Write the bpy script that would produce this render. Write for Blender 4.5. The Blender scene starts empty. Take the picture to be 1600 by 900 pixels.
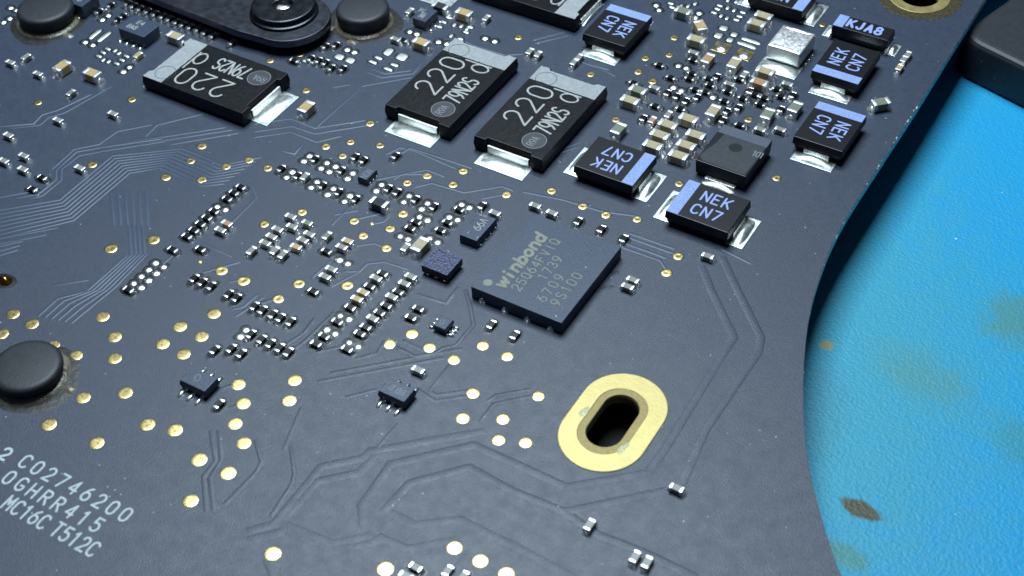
import bpy, bmesh, math, random
import numpy as np
from mathutils import Matrix, Vector, noise as mnoise
random.seed(7)
SC = bpy.context.scene
COL = SC.collection
# ------------------------------------------------------------------ camera, light, exposure
# one Blender unit is one millimetre; x runs along the long sides of the lying chips, y across them, z up from the board's face
SC.unit_settings.system = 'METRIC'
SC.unit_settings.scale_length = 0.001
F_PX = 2276.65
CAM = np.array([28.5384, -41.0170, 50.1408])
ROT = np.array([[0.85791737, 0.51291658, -0.02990607], [0.34360189, -0.61604567, -0.70881977], [-0.38198892, 0.59783301, -0.70475539]])
cam = bpy.data.cameras.new('camera')
cam.lens = F_PX / 1600 * 36; cam.sensor_width = 36; cam.sensor_fit = 'HORIZONTAL'
cam.clip_start = 1; cam.clip_end = 3000
cam_o = bpy.data.objects.new('camera', cam); COL.objects.link(cam_o)
r, d, f = ROT
cam_o.matrix_world = Matrix(((r[0], -d[0], -f[0], CAM[0]), (r[1], -d[1], -f[1], CAM[1]), (r[2], -d[2], -f[2], CAM[2]), (0, 0, 0, 1)))
cam.dof.use_dof = True; cam.dof.focus_distance = 77; cam.dof.aperture_fstop = 0.13
SC.camera = cam_o
w = bpy.data.worlds.new('World'); SC.world = w; w.use_nodes = True
w.node_tree.nodes['Background'].inputs[0].default_value = (0.55, 0.72, 1.0, 1)
w.node_tree.nodes['Background'].inputs[1].default_value = 0.04

def area(name, loc, target, sx, sy, power, color):
    l = bpy.data.lights.new(name, 'AREA'); l.shape = 'RECTANGLE'; l.size = sx; l.size_y = sy; l.energy = power; l.color = color
    o = bpy.data.objects.new(name, l); COL.objects.link(o); o.location = loc
    o.rotation_euler = (Vector(target) - Vector(loc)).to_track_quat('-Z', 'Y').to_euler()
    return o
area('bench_lamp', (-38, 50, 150), (-38, 50.01, 0), 80, 86, 410000, (0.76, 0.90, 1.0))
SC.view_settings.view_transform = 'Standard'; SC.view_settings.look = 'None'
SC.view_settings.exposure = 0.0; SC.view_settings.gamma = 1.0
SC.render.engine = 'CYCLES'
SC.cycles.use_denoising = True
SC.cycles.max_bounces = 6; SC.cycles.sample_clamp_indirect = 4.0

# ------------------------------------------------------------------ helpers
def B(px, py, z=0.0):
    """photo pixel (1600 x 900) -> the point at height z (mm) that was surveyed there"""
    v = ROT.T @ np.array([(px - 800) / F_PX, (py - 450) / F_PX, 1.0])
    s = (z - CAM[2]) / v[2]
    p = CAM + s * v
    return (float(p[0]), float(p[1]))

def prop(o, label=None, cat=None, group=None, kind=None):
    if label: o['label'] = label
    if cat: o['category'] = cat
    if group: o['group'] = group
    if kind: o['kind'] = kind
    return o

def ob(name, mesh, mat=None, parent=None, loc=(0, 0, 0), rz=0.0):
    if mat is not None and not mesh.materials: mesh.materials.append(mat)
    o = bpy.data.objects.new(name, mesh); COL.objects.link(o)
    o.location = loc; o.rotation_euler = (0, 0, rz)
    if parent is not None: o.parent = parent
    return o

def empty(name, loc, rz=0.0):
    o = bpy.data.objects.new(name, None); COL.objects.link(o); o.empty_display_size = 0.3
    o.location = loc; o.rotation_euler = (0, 0, rz); return o

def mk(name, verts, faces, smooth=False):
    m = bpy.data.meshes.new(name); m.from_pydata([tuple(v) for v in verts], [], faces); m.update()
    if smooth: m.polygons.foreach_set('use_smooth', [True] * len(m.polygons))
    return m

def bm_mesh(bm, name, smooth=False):
    bmesh.ops.recalc_face_normals(bm, faces=bm.faces)
    m = bpy.data.meshes.new(name); bm.to_mesh(m); bm.free()
    if smooth: m.polygons.foreach_set('use_smooth', [True] * len(m.polygons))
    return m

def add_prism(bm, pts, z0, z1, inset0=0.0, inset1=0.0):
    """a plan outline raised from z0 to z1; inset0 / inset1 shrink it at the bottom / top"""
    cx = sum(p[0] for p in pts) / len(pts); cy = sum(p[1] for p in pts) / len(pts)
    ex = max(abs(p[0] - cx) for p in pts); ey = max(abs(p[1] - cy) for p in pts)
    def ring(z, i):
        return [bm.verts.new((cx + (p[0] - cx) * (1 - i / ex), cy + (p[1] - cy) * (1 - i / ey), z)) for p in pts]
    a, b = ring(z0, inset0), ring(z1, inset1)
    n = len(pts); fs = []
    fs.append(bm.faces.new(list(reversed(a)))); fs.append(bm.faces.new(b))
    for i in range(n): fs.append(bm.faces.new((a[i], a[(i + 1) % n], b[(i + 1) % n], b[i])))
    return fs

def rect(x0, x1, y0, y1): return [(x0, y0), (x1, y0), (x1, y1), (x0, y1)]

def bevel_all(bm, off, seg=2, angle=25):
    es = [e for e in bm.edges if len(e.link_faces) == 2 and e.calc_face_angle(0) > math.radians(angle)]
    bmesh.ops.bevel(bm, geom=es, offset=off, segments=seg, affect='EDGES', profile=0.6, clamp_overlap=True)

def box_mesh(name, x0, x1, y0, y1, z0, z1, bev=0.02, i0=0.0, i1=0.0, seg=2):
    bm = bmesh.new(); add_prism(bm, rect(x0, x1, y0, y1), z0, z1, i0, i1)
    bmesh.ops.recalc_face_normals(bm, faces=bm.faces)
    if bev: bevel_all(bm, bev, seg)
    return bm_mesh(bm, name)

def mound_geo(a, b, h, n=2.0, p=2.0, q=1.0, seg=20, rings=5, cx=0, cy=0, z=0, jit=0.0, seed=0):
    """a low solder-like mound on a superelliptic footprint"""
    rnd = random.Random(seed); ph = [rnd.uniform(0, 6.28) for _ in range(4)]
    vs = [(cx, cy, z + h)]; fs = []
    for k in range(1, rings + 1):
        t = k / rings; t = math.sin(t * math.pi / 2)
        for i in range(seg):
            th = 2 * math.pi * i / seg; c, s = math.cos(th), math.sin(th)
            rr = (abs(c) ** n + abs(s) ** n) ** (-1 / n)
            if jit: rr *= 1 + jit * (math.sin(2 * th + ph[0]) + 0.7 * math.sin(3 * th + ph[1]) + 0.5 * math.sin(5 * th + ph[2]))
            vs.append((cx + a * rr * c * t, cy + b * rr * s * t, z + h * max(0.0, 1 - t ** p) ** q))
    for i in range(seg): fs.append((0, 1 + i, 1 + (i + 1) % seg))
    for k in range(rings - 1):
        o0, o1 = 1 + k * seg, 1 + (k + 1) * seg
        for i in range(seg):
            j = (i + 1) % seg; fs.append((o0 + i, o1 + i, o1 + j, o0 + j))
    return vs, fs

def mound(name, a, b, h, **k):
    v, f_ = mound_geo(a, b, h, **k); return mk(name, v, f_, True)

def join_geo(parts):
    V, Fc = [], []
    for v, f_ in parts:
        o = len(V); V += v; Fc += [tuple(i + o for i in q) for q in f_]
    return V, Fc

def offsets(pts, wid):
    """mitred left / right offsets of an open polyline"""
    P = [Vector((p[0], p[1])) for p in pts]; L = []; R_ = []
    n = len(P)
    for i in range(n):
        d0 = (P[i] - P[i - 1]).normalized() if i > 0 else None
        d1 = (P[i + 1] - P[i]).normalized() if i < n - 1 else None
        if d0 is None: d0 = d1
        if d1 is None: d1 = d0
        n0 = Vector((-d0.y, d0.x)); n1 = Vector((-d1.y, d1.x)); m = n0 + n1
        if m.length < 1e-4: m = n0
        m.normalize(); c = max(0.5, m.dot(n0))
        L.append(P[i] + m * (wid / c)); R_.append(P[i] - m * (wid / c))
    return L, R_

def ridge_geo(pts, wt, wb, h, z=0.0):
    La, Ra = offsets(pts, wb / 2); Lt, Rt = offsets(pts, wt / 2); V = []; Fc = []
    for i in range(len(pts)):
        V += [(La[i].x, La[i].y, z), (Lt[i].x, Lt[i].y, z + h), (Rt[i].x, Rt[i].y, z + h), (Ra[i].x, Ra[i].y, z)]
    for i in range(len(pts) - 1):
        o = 4 * i
        for k in range(3): Fc.append((o + k, o + k + 4, o + k + 5, o + k + 1))
    e = 4 * (len(pts) - 1)
    Fc.append((0, 1, 2, 3)); Fc.append((e + 3, e + 2, e + 1, e))
    return V, Fc

def soft_ridge_geo(pts, wb, h, z0=0.0):
    P = [Vector((p[0], p[1])) for p in pts]
    d0 = (P[1] - P[0]).normalized(); d1 = (P[-1] - P[-2]).normalized(); e = wb * .6
    P = [P[0] - d0 * e] + P + [P[-1] + d1 * e]; hs = [0] + [h] * (len(P) - 2) + [0]
    ks = (-1, -.82, -.58, .58, .82, 1); prof = (0, .5, 1, 1, .5, 0); V = []; Fc = []
    rows = []
    for k in ks:
        L, _ = offsets([tuple(p) for p in P], wb / 2 * k) if k >= 0 else (offsets([tuple(p) for p in P], -wb / 2 * k)[1], 0)
        rows.append(L)
    for i in range(len(P)):
        for j in range(6): V.append((rows[j][i].x, rows[j][i].y, .001 + z0 + hs[i] * prof[j]))
    for i in range(len(P) - 1):
        for j in range(5): Fc.append((i * 6 + j, i * 6 + j + 1, i * 6 + j + 7, i * 6 + j + 6))
    return V, Fc

def ribbon_geo(pts, wd, z):
    closed = len(pts) > 3 and (abs(pts[0][0] - pts[-1][0]) + abs(pts[0][1] - pts[-1][1])) < 1e-5
    P = list(pts)
    if not closed:      # round the stroke's ends
        out = []
        L, R_ = offsets(P, wd / 2); V = []; Fc = []
        for i in range(len(P)): V += [(L[i].x, L[i].y, z), (R_[i].x, R_[i].y, z)]
        for i in range(len(P) - 1): Fc.append((2 * i, 2 * i + 1, 2 * i + 3, 2 * i + 2))
        for (c, dv, i0, i1) in ((P[0], Vector(P[0]) - Vector(P[1]), 0, 1), (P[-1], Vector(P[-1]) - Vector(P[-2]), 2 * len(P) - 1, 2 * len(P) - 2)):
            dv.normalize(); nn = Vector((-dv.y, dv.x)); ids = []
            k0 = len(V)
            for s in range(1, 4):
                t = math.pi * s / 4
                q = Vector(c) + (nn * math.cos(t) + dv * math.sin(t)) * (wd / 2); V.append((q.x, q.y, z))
            a = V[i0]; va = Vector((a[0] - c[0], a[1] - c[1]))
            if va.dot(nn) > 0: Fc.append((i0, k0, k0 + 1, k0 + 2, i1))
            else: Fc.append((i1, k0, k0 + 1, k0 + 2, i0))
        return V, Fc
    P = P[:-1]; n = len(P); V = []; Fc = []
    for i in range(n):
        a, b, c = Vector(P[i - 1]), Vector(P[i]), Vector(P[(i + 1) % n])
        d0, d1 = (b - a).normalized(), (c - b).normalized(); m = Vector((-d0.y - d1.y, d0.x + d1.x)).normalized()
        k = max(0.5, m.dot(Vector((-d0.y, d0.x)))); o = m * (wd / 2 / k)
        V += [(b.x + o.x, b.y + o.y, z), (b.x - o.x, b.y - o.y, z)]
    for i in range(n):
        j = (i + 1) % n; Fc.append((2 * i, 2 * i + 1, 2 * j + 1, 2 * j))
    return V, Fc

# stroke lettering, cell 0.6 wide and 1 high
def arc(cx, cy, rx, ry, a0, a1, n=9):
    return [(cx + rx * math.cos(math.radians(a0 + (a1 - a0) * i / n)), cy + ry * math.sin(math.radians(a0 + (a1 - a0) * i / n))) for i in range(n + 1)]
def loop(*ps): q = [p for x in ps for p in x]; return q + [q[0]]
G = {}
G['0'] = G['O'] = [loop(arc(.3, .68, .3, .32, 0, 180), arc(.3, .32, .3, .32, 180, 360))]
G['1'] = [[(.12, .82), (.32, 1), (.32, 0)]]
G['2'] = [arc(.3, .71, .29, .29, 165, -35) + [(0, 0), (.6, 0)]]
G['3'] = [arc(.28, .75, .27, .25, 150, -80) + arc(.28, .26, .31, .26, 80, -150)]
G['4'] = [[(.44, 0), (.44, 1), (0, .3)], [(0, .3), (.6, .3)]]
G['5'] = [[(.55, 1), (.08, 1), (.05, .58)] + arc(.28, .32, .31, .32, 110, -150)]
G['6'] = [[(.46, 1), (.22, .82)] + arc(.3, .31, .3, .31, 155, 300, 8), arc(.3, .31, .3, .31, 300, 500, 9)]
G['9'] = [[(.6 - x, 1 - y) for x, y in st] for st in G['6']]
G['7'] = [[(0, 1), (.6, 1), (.2, 0)]]
G['8'] = [loop(arc(.3, .76, .25, .24, -90, 250, 14)), loop(arc(.3, .27, .3, .27, 90, 430, 14))]
G['A'] = [[(0, 0), (.3, 1), (.6, 0)], [(.13, .33), (.47, .33)]]
G['C'] = [arc(.33, .68, .32, .32, 30, 180) + arc(.33, .32, .32, .32, 180, 330)]
G['G'] = [arc(.33, .68, .32, .32, 30, 180) + arc(.33, .32, .32, .32, 180, 350) + [(.63, .42), (.36, .42)]]
G['E'] = [[(.56, 1), (0, 1), (0, 0), (.56, 0)], [(.04, .52), (.46, .52)]]
G['F'] = [[(.56, 1), (0, 1), (0, 0)], [(.04, .52), (.46, .52)]]
G['H'] = [[(0, 0), (0, 1)], [(.6, 0), (.6, 1)], [(.03, .5), (.57, .5)]]
G['I'] = [[(.3, 0), (.3, 1)]]
G['J'] = [[(.5, 1)] + arc(.25, .28, .25, .28, 0, -160)]
G['K'] = [[(0, 0), (0, 1)], [(.58, 1), (.05, .42)], [(.2, .55), (.6, 0)]]
G['M'] = [[(0, 0), (0, 1), (.3, .4), (.6, 1), (.6, 0)]]
G['N'] = [[(0, 0), (0, 1), (.6, 0), (.6, 1)]]
G['Q'] = [G['0'][0], [(.36, .26), (.62, -.06)]]
G['R'] = [[(0, 0), (0, 1)] + arc(.3, .75, .29, .25, 90, -90) + [(.02, .5)], [(.28, .5), (.6, 0)]]
G['S'] = [arc(.3, .75, .28, .25, 25, 255) + arc(.3, .25, .3, .25, 85, -155)]
G['T'] = [[(0, 1), (.6, 1)], [(.3, .97), (.3, 0)]]
G['V'] = [[(0, 1), (.3, 0), (.6, 1)]]
G['d'] = [[(.55, 1.45), (.55, 0)], loop(arc(.27, .45, .27, .45, 0, 345, 14))]
G['b'] = [[(.05, 1.3), (.05, 0)], loop(arc(.32, .42, .27, .42, 0, 345, 12))]
G['D'] = [[(.55, 1.3), (.55, 0)], loop(arc(.28, .42, .27, .42, 0, 345, 12))]
G['o'] = [loop(arc(.3, .42, .28, .42, 0, 345, 12))]
G['n'] = [[(.05, 0), (.05, .84)], [(.05, .55)] + arc(.3, .55, .25, .29, 170, 0, 6) + [(.55, 0)]]
G['i'] = [[(.3, 0), (.3, .70)], [(.3, 1.18), (.3, 1.22)]]
G['w'] = [[(-.08, .84), (.12, 0), (.3, .7), (.48, 0), (.68, .84)]]
G[']'] = [[(0, 1), (.35, 1), (.35, 0)]]
G['-'] = [[(0, .5), (.5, .5)]]
G['='] = [[(0, .2), (.5, .2)], [(0, .5), (.5, .5)], [(0, .8), (.5, .8)]]

def text_geo(s, x, y, ang, h, wd, adv=0.8, xs=1.0, z=0.0, slant=0.0):
    """s written from (x, y) in direction ang; h letter height, xs width factor, wd stroke width"""
    parts = []; ca, sa = math.cos(ang), math.sin(ang); k = 0
    for i, ch in enumerate(s):
        for st in G.get(ch, []):
            pts = []
            for (gx, gy) in st:
                lx = (gx + slant * gy) * h * xs + i * adv * h * xs; ly = gy * h
                pts.append((x + lx * ca - ly * sa, y + lx * sa + ly * ca))
            run = [pts[0]]                        # a sharp corner ends one stroke and starts the next
            for j in range(1, len(pts)):
                run.append(pts[j])
                if j < len(pts) - 1:
                    a0 = Vector(pts[j]) - Vector(pts[j - 1]); a1 = Vector(pts[j + 1]) - Vector(pts[j])
                    if a0.length > 0 and a1.length > 0 and a0.angle(a1) > math.radians(70): parts.append(ribbon_geo(run, wd, z + .0012 * (k % 4))); k += 1; run = [pts[j]]
            parts.append(ribbon_geo(run, wd, z + .0012 * (k % 4))); k += 1
    return join_geo(parts)

def marking(parent, mat, *texts, extra=None):
    for g in [text_geo(*t[0], **t[1]) for t in texts] + list(extra or []):
        if g[0]: ob('printed_marking', mk('printed_marking', *g), mat, parent)

def disc_geo(cx, cy, rad, z, n=24):
    return [(cx + rad * math.cos(2 * math.pi * i / n), cy + rad * math.sin(2 * math.pi * i / n), z) for i in range(n)], [tuple(range(n))]
def ring_pts(cx, cy, rad, n=32, a0=0, a1=360): return arc(cx, cy, rad, rad, a0, a1, n)

# ------------------------------------------------------------------ materials
def material(name, base, metallic=0.0, rough=0.5, var=0.0, vscale=8.0, bump=0.0, bscale=30.0, bdetail=3.0, spec=0.5, rvar=0.0, coat=0.0):
    m = bpy.data.materials.new(name); m.use_nodes = True; nt = m.node_tree; N = nt.nodes; L = nt.links
    p = N['Principled BSDF']; p.inputs['Base Color'].default_value = (*base, 1); p.inputs['Metallic'].default_value = metallic
    p.inputs['Roughness'].default_value = rough; p.inputs['Specular IOR Level'].default_value = spec
    p.inputs['Coat Weight'].default_value = coat
    tc = N.new('ShaderNodeTexCoord')
    if var or rvar:
        n = N.new('ShaderNodeTexNoise'); n.inputs['Scale'].default_value = vscale; n.inputs['Detail'].default_value = 4
        L.new(tc.outputs['Object'], n.inputs['Vector'])
        if var:
            mp = N.new('ShaderNodeMapRange'); mp.inputs['From Min'].default_value = .3; mp.inputs['From Max'].default_value = .7
            mp.inputs['To Min'].default_value = 1 - var; mp.inputs['To Max'].default_value = 1 + var; L.new(n.outputs['Fac'], mp.inputs['Value'])
            mx = N.new('ShaderNodeVectorMath'); mx.operation = 'SCALE'; mx.inputs[0].default_value = base
            L.new(mp.outputs[0], mx.inputs['Scale']); L.new(mx.outputs[0], p.inputs['Base Color'])
        if rvar:
            mr = N.new('ShaderNodeMapRange'); mr.inputs['From Min'].default_value = .3; mr.inputs['From Max'].default_value = .7
            mr.inputs['To Min'].default_value = max(.03, rough - rvar); mr.inputs['To Max'].default_value = rough + rvar
            L.new(n.outputs['Fac'], mr.inputs['Value']); L.new(mr.outputs[0], p.inputs['Roughness'])
    if bump:
        nb = N.new('ShaderNodeTexNoise'); nb.inputs['Scale'].default_value = bscale; nb.inputs['Detail'].default_value = bdetail
        L.new(tc.outputs['Object'], nb.inputs['Vector'])
        b = N.new('ShaderNodeBump'); b.inputs['Strength'].default_value = 1.0; b.inputs['Distance'].default_value = bump
        L.new(nb.outputs['Fac'], b.inputs['Height']); L.new(b.outputs['Normal'], p.inputs['Normal'])
    return m

def dusty(m, amount=0.70, scale=2.2, size=0.10, col=(.75, .8, .85)):
    """pale dust specks and fibres lying on a surface"""
    nt = m.node_tree; N = nt.nodes; L = nt.links; p = N['Principled BSDF']
    tc = N.new('ShaderNodeTexCoord'); v = N.new('ShaderNodeTexVoronoi'); v.inputs['Scale'].default_value = scale
    wr = N.new('ShaderNodeTexNoise'); wr.inputs['Scale'].default_value = scale * 5; wr.inputs['Detail'].default_value = 2
    L.new(tc.outputs['Object'], wr.inputs['Vector'])
    ad = N.new('ShaderNodeMixRGB'); ad.inputs['Fac'].default_value = 0.06; L.new(tc.outputs['Object'], ad.inputs['Color1']); L.new(wr.outputs['Color'], ad.inputs['Color2'])
    L.new(ad.outputs[0], v.inputs['Vector'])
    lt = N.new('ShaderNodeMath'); lt.operation = 'LESS_THAN'; L.new(v.outputs['Distance'], lt.inputs[0])
    sep = N.new('ShaderNodeSeparateColor'); L.new(v.outputs['Color'], sep.inputs[0])
    sz = N.new('ShaderNodeMath'); sz.operation = 'MULTIPLY'; L.new(sep.outputs[1], sz.inputs[0]); sz.inputs[1].default_value = size; L.new(sz.outputs[0], lt.inputs[1])
    gt = N.new('ShaderNodeMath'); gt.operation = 'GREATER_THAN'; L.new(sep.outputs[0], gt.inputs[0]); gt.inputs[1].default_value = amount
    mu = N.new('ShaderNodeMath'); mu.operation = 'MULTIPLY'; L.new(lt.outputs[0], mu.inputs[0]); L.new(gt.outputs[0], mu.inputs[1])
    mx = N.new('ShaderNodeMixRGB'); L.new(mu.outputs[0], mx.inputs['Fac']); mx.inputs['Color2'].default_value = (*col, 1)
    bc = p.inputs['Base Color']
    if bc.is_linked:
        src = bc.links[0].from_socket; L.new(src, mx.inputs['Color1'])
    else: mx.inputs['Color1'].default_value = bc.default_value
    L.new(mx.outputs[0], bc)
    return m

M = {}
M['mask'] = dusty(material('blue_black_solder_mask', (.030, .044, .076), 0, .43, var=.12, vscale=3.5, bump=.017, bscale=15, bdetail=5, spec=.56, rvar=.0), .72, 2.8, .11, (.38, .43, .48))
def hazy(m, lo, hi, scale):
    nt = m.node_tree; N = nt.nodes; L = nt.links; p = N['Principled BSDF']
    tc = N.new('ShaderNodeTexCoord'); n = N.new('ShaderNodeTexNoise'); n.inputs['Scale'].default_value = scale; n.inputs['Detail'].default_value = 7; n.inputs['Roughness'].default_value = .62
    L.new(tc.outputs['Object'], n.inputs['Vector']); mr = N.new('ShaderNodeMapRange'); mr.inputs['From Min'].default_value = .32; mr.inputs['From Max'].default_value = .68
    mr.inputs['To Min'].default_value = lo; mr.inputs['To Max'].default_value = hi; L.new(n.outputs['Fac'], mr.inputs['Value']); L.new(mr.outputs[0], p.inputs['Roughness'])
hazy(M['mask'], .38, .48, 1.4)
M['trace'] = material('mask_over_copper', (.046, .068, .115), 0, .42, var=.10, vscale=1.2, bump=.004, bscale=13, bdetail=5, spec=.5)
M['edge'] = material('cut_board_edge', (.50, .56, .54), 0, .6, var=.45, vscale=5, bump=.03, bscale=14)
M['epoxy'] = dusty(material('black_moulded_epoxy', (.007, .0075, .009), 0, .36, var=.2, vscale=6, bump=.006, bscale=26, spec=.30, rvar=.05), .78, 2.6, .09, (.2, .21, .23))
M['epoxy_fine'] = material('black_satin_epoxy', (.008, .009, .011), 0, .36, bump=.002, bscale=30, spec=.4)
M['epoxy_grain'] = dusty(material('grainy_dark_epoxy', (.030, .050, .092), 0, .45, var=.5, vscale=16, bump=.016, bscale=14, bdetail=4, spec=.55), .8, 3, .09)
M['die'] = material('speckled_silicon', (.055, .06, .105), .55, .38, var=.6, vscale=10, bump=.05, bscale=9, bdetail=4)
M['solder'] = material('bright_solder', (.95, .96, .96), 1, .31, bump=.005, bscale=7, rvar=.06, vscale=6)
M['solder_rough'] = material('wetted_solder_pad', (.72, .77, .75), .95, .40, var=.10, vscale=4, bump=.004, bscale=5, rvar=.06)
M['tin'] = material('matte_tin_plating', (.90, .90, .88), .88, .38, var=.15, vscale=7, bump=.012, bscale=16, rvar=.1)
M['gold'] = material('gold_plating', (.56, .43, .18), 1, .31, var=.2, vscale=2, bump=.004, bscale=5, rvar=.06)
M['gold_ring'] = material('worn_gold_land', (.42, .345, .145), .85, .50, var=.10, vscale=2, bump=.006, bscale=6, rvar=.05)
M['gold_dull'] = material('bare_laminate_gold', (.28, .215, .07), .3, .5, var=.15, vscale=6, bump=.008, bscale=20)
M['scar'] = material('scuffed_gold', (.40, .38, .22), .6, .55, var=.3, vscale=8, bump=.02, bscale=9)
M['flux'] = material('dark_flux_residue', (.010, .014, .016), 0, .34, bump=.004, bscale=9, spec=.5)
M['residue'] = material('grainy_flux_residue', (.018, .028, .046), 0, .5, var=.6, vscale=4, bump=.03, bscale=7)
M['res'] = material('black_resistor_glaze', (.008, .009, .010), 0, .25, bump=.004, bscale=20)
M['cer_grey'] = material('grey_ceramic', (.26, .26, .235), 0, .38, var=.12, vscale=9)
M['cer_green'] = material('olive_grey_ceramic', (.21, .23, .17), 0, .36, var=.12, vscale=9)
M['cer_tan'] = material('tan_ceramic', (.52, .37, .16), 0, .38, var=.12, vscale=9)
M['cer_sand'] = material('sand_ceramic', (.46, .39, .24), 0, .38, var=.12, vscale=9)
M['cer_rust'] = material('rust_ceramic', (.46, .26, .14), 0, .38, var=.12, vscale=9)
M['cer_dark'] = material('slate_ceramic', (.05, .052, .06), 0, .22, var=.12, vscale=9)
M['laser'] = material('laser_marking', (.40, .41, .40), 0, .7, var=.3, vscale=10)
M['laser_dim'] = material('faint_laser_marking', (.20, .22, .26), 0, .6)
M['laser_gold'] = material('sandy_laser_marking', (.27, .275, .22), 0, .7, var=.25, vscale=14)
M['mould'] = material('mould_mark', (.045, .048, .055), 0, .5)
M['band_grey'] = material('grey_polarity_ink', (.34, .37, .38), 0, .6, var=.14, vscale=6, bump=.008, bscale=20)
M['band_blue'] = material('blue_violet_ink', (.26, .37, .70), 0, .55, var=.22, vscale=14, bump=.006, bscale=20)
M['blue_print'] = material('blue_violet_lettering', (.30, .40, .74), 0, .6, var=.1, vscale=14)
M['white_ink'] = material('white_silkscreen', (.50, .58, .60), 0, .6, var=.2, vscale=9)
M['rubber'] = dusty(material('black_rubber', (.020, .023, .030), 0, .52, var=.2, vscale=3, bump=.01, bscale=9, spec=.5), .6, 3.0, .10, (.22, .25, .3))
M['glue'] = material('clear_adhesive', (.16, .145, .10), 0, .25, var=.4, vscale=2, bump=.03, bscale=5)
M['tar'] = material('brown_adhesive_residue', (.022, .021, .020), 0, .42, var=.5, vscale=2.5, bump=.02, bscale=4)
M['steel'] = dusty(material('darkened_steel', (.13, .14, .17), 1, .32, var=.10, vscale=2.2, bump=.001, bscale=10, rvar=.03), .6, 2.5, .1, (.4, .42, .45))
M['bolt'] = dusty(material('black_oxide_bolt', (.06, .065, .075), 1, .33, var=.12, vscale=2, bump=.0015, bscale=7, rvar=.04), .55, 3, .1, (.35, .37, .4))
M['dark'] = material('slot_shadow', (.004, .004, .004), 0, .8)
M['fibre'] = material('frayed_glass_fibre', (.62, .68, .66), 0, .6)
M['amber'] = material('amber_copper', (.42, .20, .05), 1, .25, bump=.03, bscale=4)

# ------------------------------------------------------------------ the mat underneath
MAT_Z = -3.5
def mat_material():
    m = material('blue_silicone_mat', (.0, .27, .62), 0, .44, spec=.34)
    nt = m.node_tree; N = nt.nodes; L = nt.links; p = N['Principled BSDF']
    tc = N.new('ShaderNodeTexCoord')
    n1 = N.new('ShaderNodeTexNoise'); n1.inputs['Scale'].default_value = .10; n1.inputs['Detail'].default_value = 5; L.new(tc.outputs['Object'], n1.inputs['Vector'])
    cr = N.new('ShaderNodeMixRGB'); cr.inputs['Color1'].default_value = (.0, .34, .80, 1); cr.inputs['Color2'].default_value = (.02, .36, .55, 1)
    L.new(n1.outputs['Fac'], cr.inputs['Fac'])
    col = cr.outputs[0]
    wob = N.new('ShaderNodeTexNoise'); wob.inputs['Scale'].default_value = .9; wob.inputs['Detail'].default_value = 6; L.new(tc.outputs['Object'], wob.inputs['Vector'])
    def stain_sheen(px, py, rx, ry, ang, color, amount, soft):
        nonlocal col
        x, y = B(px, py, MAT_Z)
        mp = N.new('ShaderNodeMapping'); mp.vector_type = 'TEXTURE'; mp.inputs['Location'].default_value = (x, y, 0); mp.inputs['Rotation'].default_value = (0, 0, ang); mp.inputs['Scale'].default_value = (rx, ry, 1000)
        L.new(tc.outputs['Object'], mp.inputs['Vector'])
        ln = N.new('ShaderNodeVectorMath'); ln.operation = 'LENGTH'; L.new(mp.outputs[0], ln.inputs[0])
        ad = N.new('ShaderNodeMath'); ad.operation = 'MULTIPLY_ADD'; L.new(wob.outputs['Fac'], ad.inputs[0]); ad.inputs[1].default_value = 1.3; L.new(ln.outputs['Value'], ad.inputs[2])
        mr = N.new('ShaderNodeMapRange'); mr.interpolation_type = 'SMOOTHSTEP'; mr.inputs['From Min'].default_value = 1.6 - soft; mr.inputs['From Max'].default_value = 1.6 + soft
        mr.inputs['To Min'].default_value = amount; mr.inputs['To Max'].default_value = 0; L.new(ad.outputs[0], mr.inputs['Value'])
        mx = N.new('ShaderNodeMixRGB'); L.new(mr.outputs[0], mx.inputs['Fac']); L.new(col, mx.inputs['Color1']); mx.inputs['Color2'].default_value = (*color, 1); col = mx.outputs[0]
    stain_sheen(1320, 610, 7, 17, .25, (.05, .36, .46), .8, .7)  # broad teal sheen and film beside the board, painted into the mat colour
    stain_sheen(1347, 797, .95, .50, -.15, (.085, .070, .018), .94, .18)
    stain_sheen(1598, 500, 1.9, 1.9, 0, (.10, .26, .15), .6, .5)
    stain_sheen(1292, 539, .34, .40, .8, (.34, .33, .14), .85, .15)
    stain_sheen(1440, 588, 2.6, 1.3, -.2, (.10, .30, .26), .5, .6)
    stain_sheen(1325, 868, 1.1, .6, -.2, (.09, .25, .15), .6, .5)
    stain_sheen(1600, 690, 1.2, 1.6, 0, (.06, .28, .26), .5, .6)
    stain_sheen(1290, 645, 1.0, 3.0, .3, (.05, .25, .34), .45, .6)
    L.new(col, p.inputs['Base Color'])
    nb = N.new('ShaderNodeTexNoise'); nb.inputs['Scale'].default_value = 7; nb.inputs['Detail'].default_value = 3; L.new(tc.outputs['Object'], nb.inputs['Vector'])
    vb = N.new('ShaderNodeTexVoronoi'); vb.inputs['Scale'].default_value = 5.2; L.new(tc.outputs['Object'], vb.inputs['Vector'])
    a = N.new('ShaderNodeMath'); a.operation = 'MULTIPLY_ADD'; L.new(vb.outputs['Distance'], a.inputs[0]); a.inputs[1].default_value = .45; L.new(nb.outputs['Fac'], a.inputs[2])
    b = N.new('ShaderNodeBump'); b.inputs['Distance'].default_value = .042; L.new(a.outputs[0], b.inputs['Height']); L.new(b.outputs['Normal'], p.inputs['Normal'])
    return dusty(m, .86, 1.1, .07, (.5, .68, .78))
bm = bmesh.new()
add_prism(bm, rect(-130, 150, -130, 150), MAT_Z - 2, MAT_Z)
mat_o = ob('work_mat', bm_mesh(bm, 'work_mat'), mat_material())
prop(mat_o, 'bright blue grained silicone work mat with brown burn stains', 'mat', kind='structure')

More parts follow.
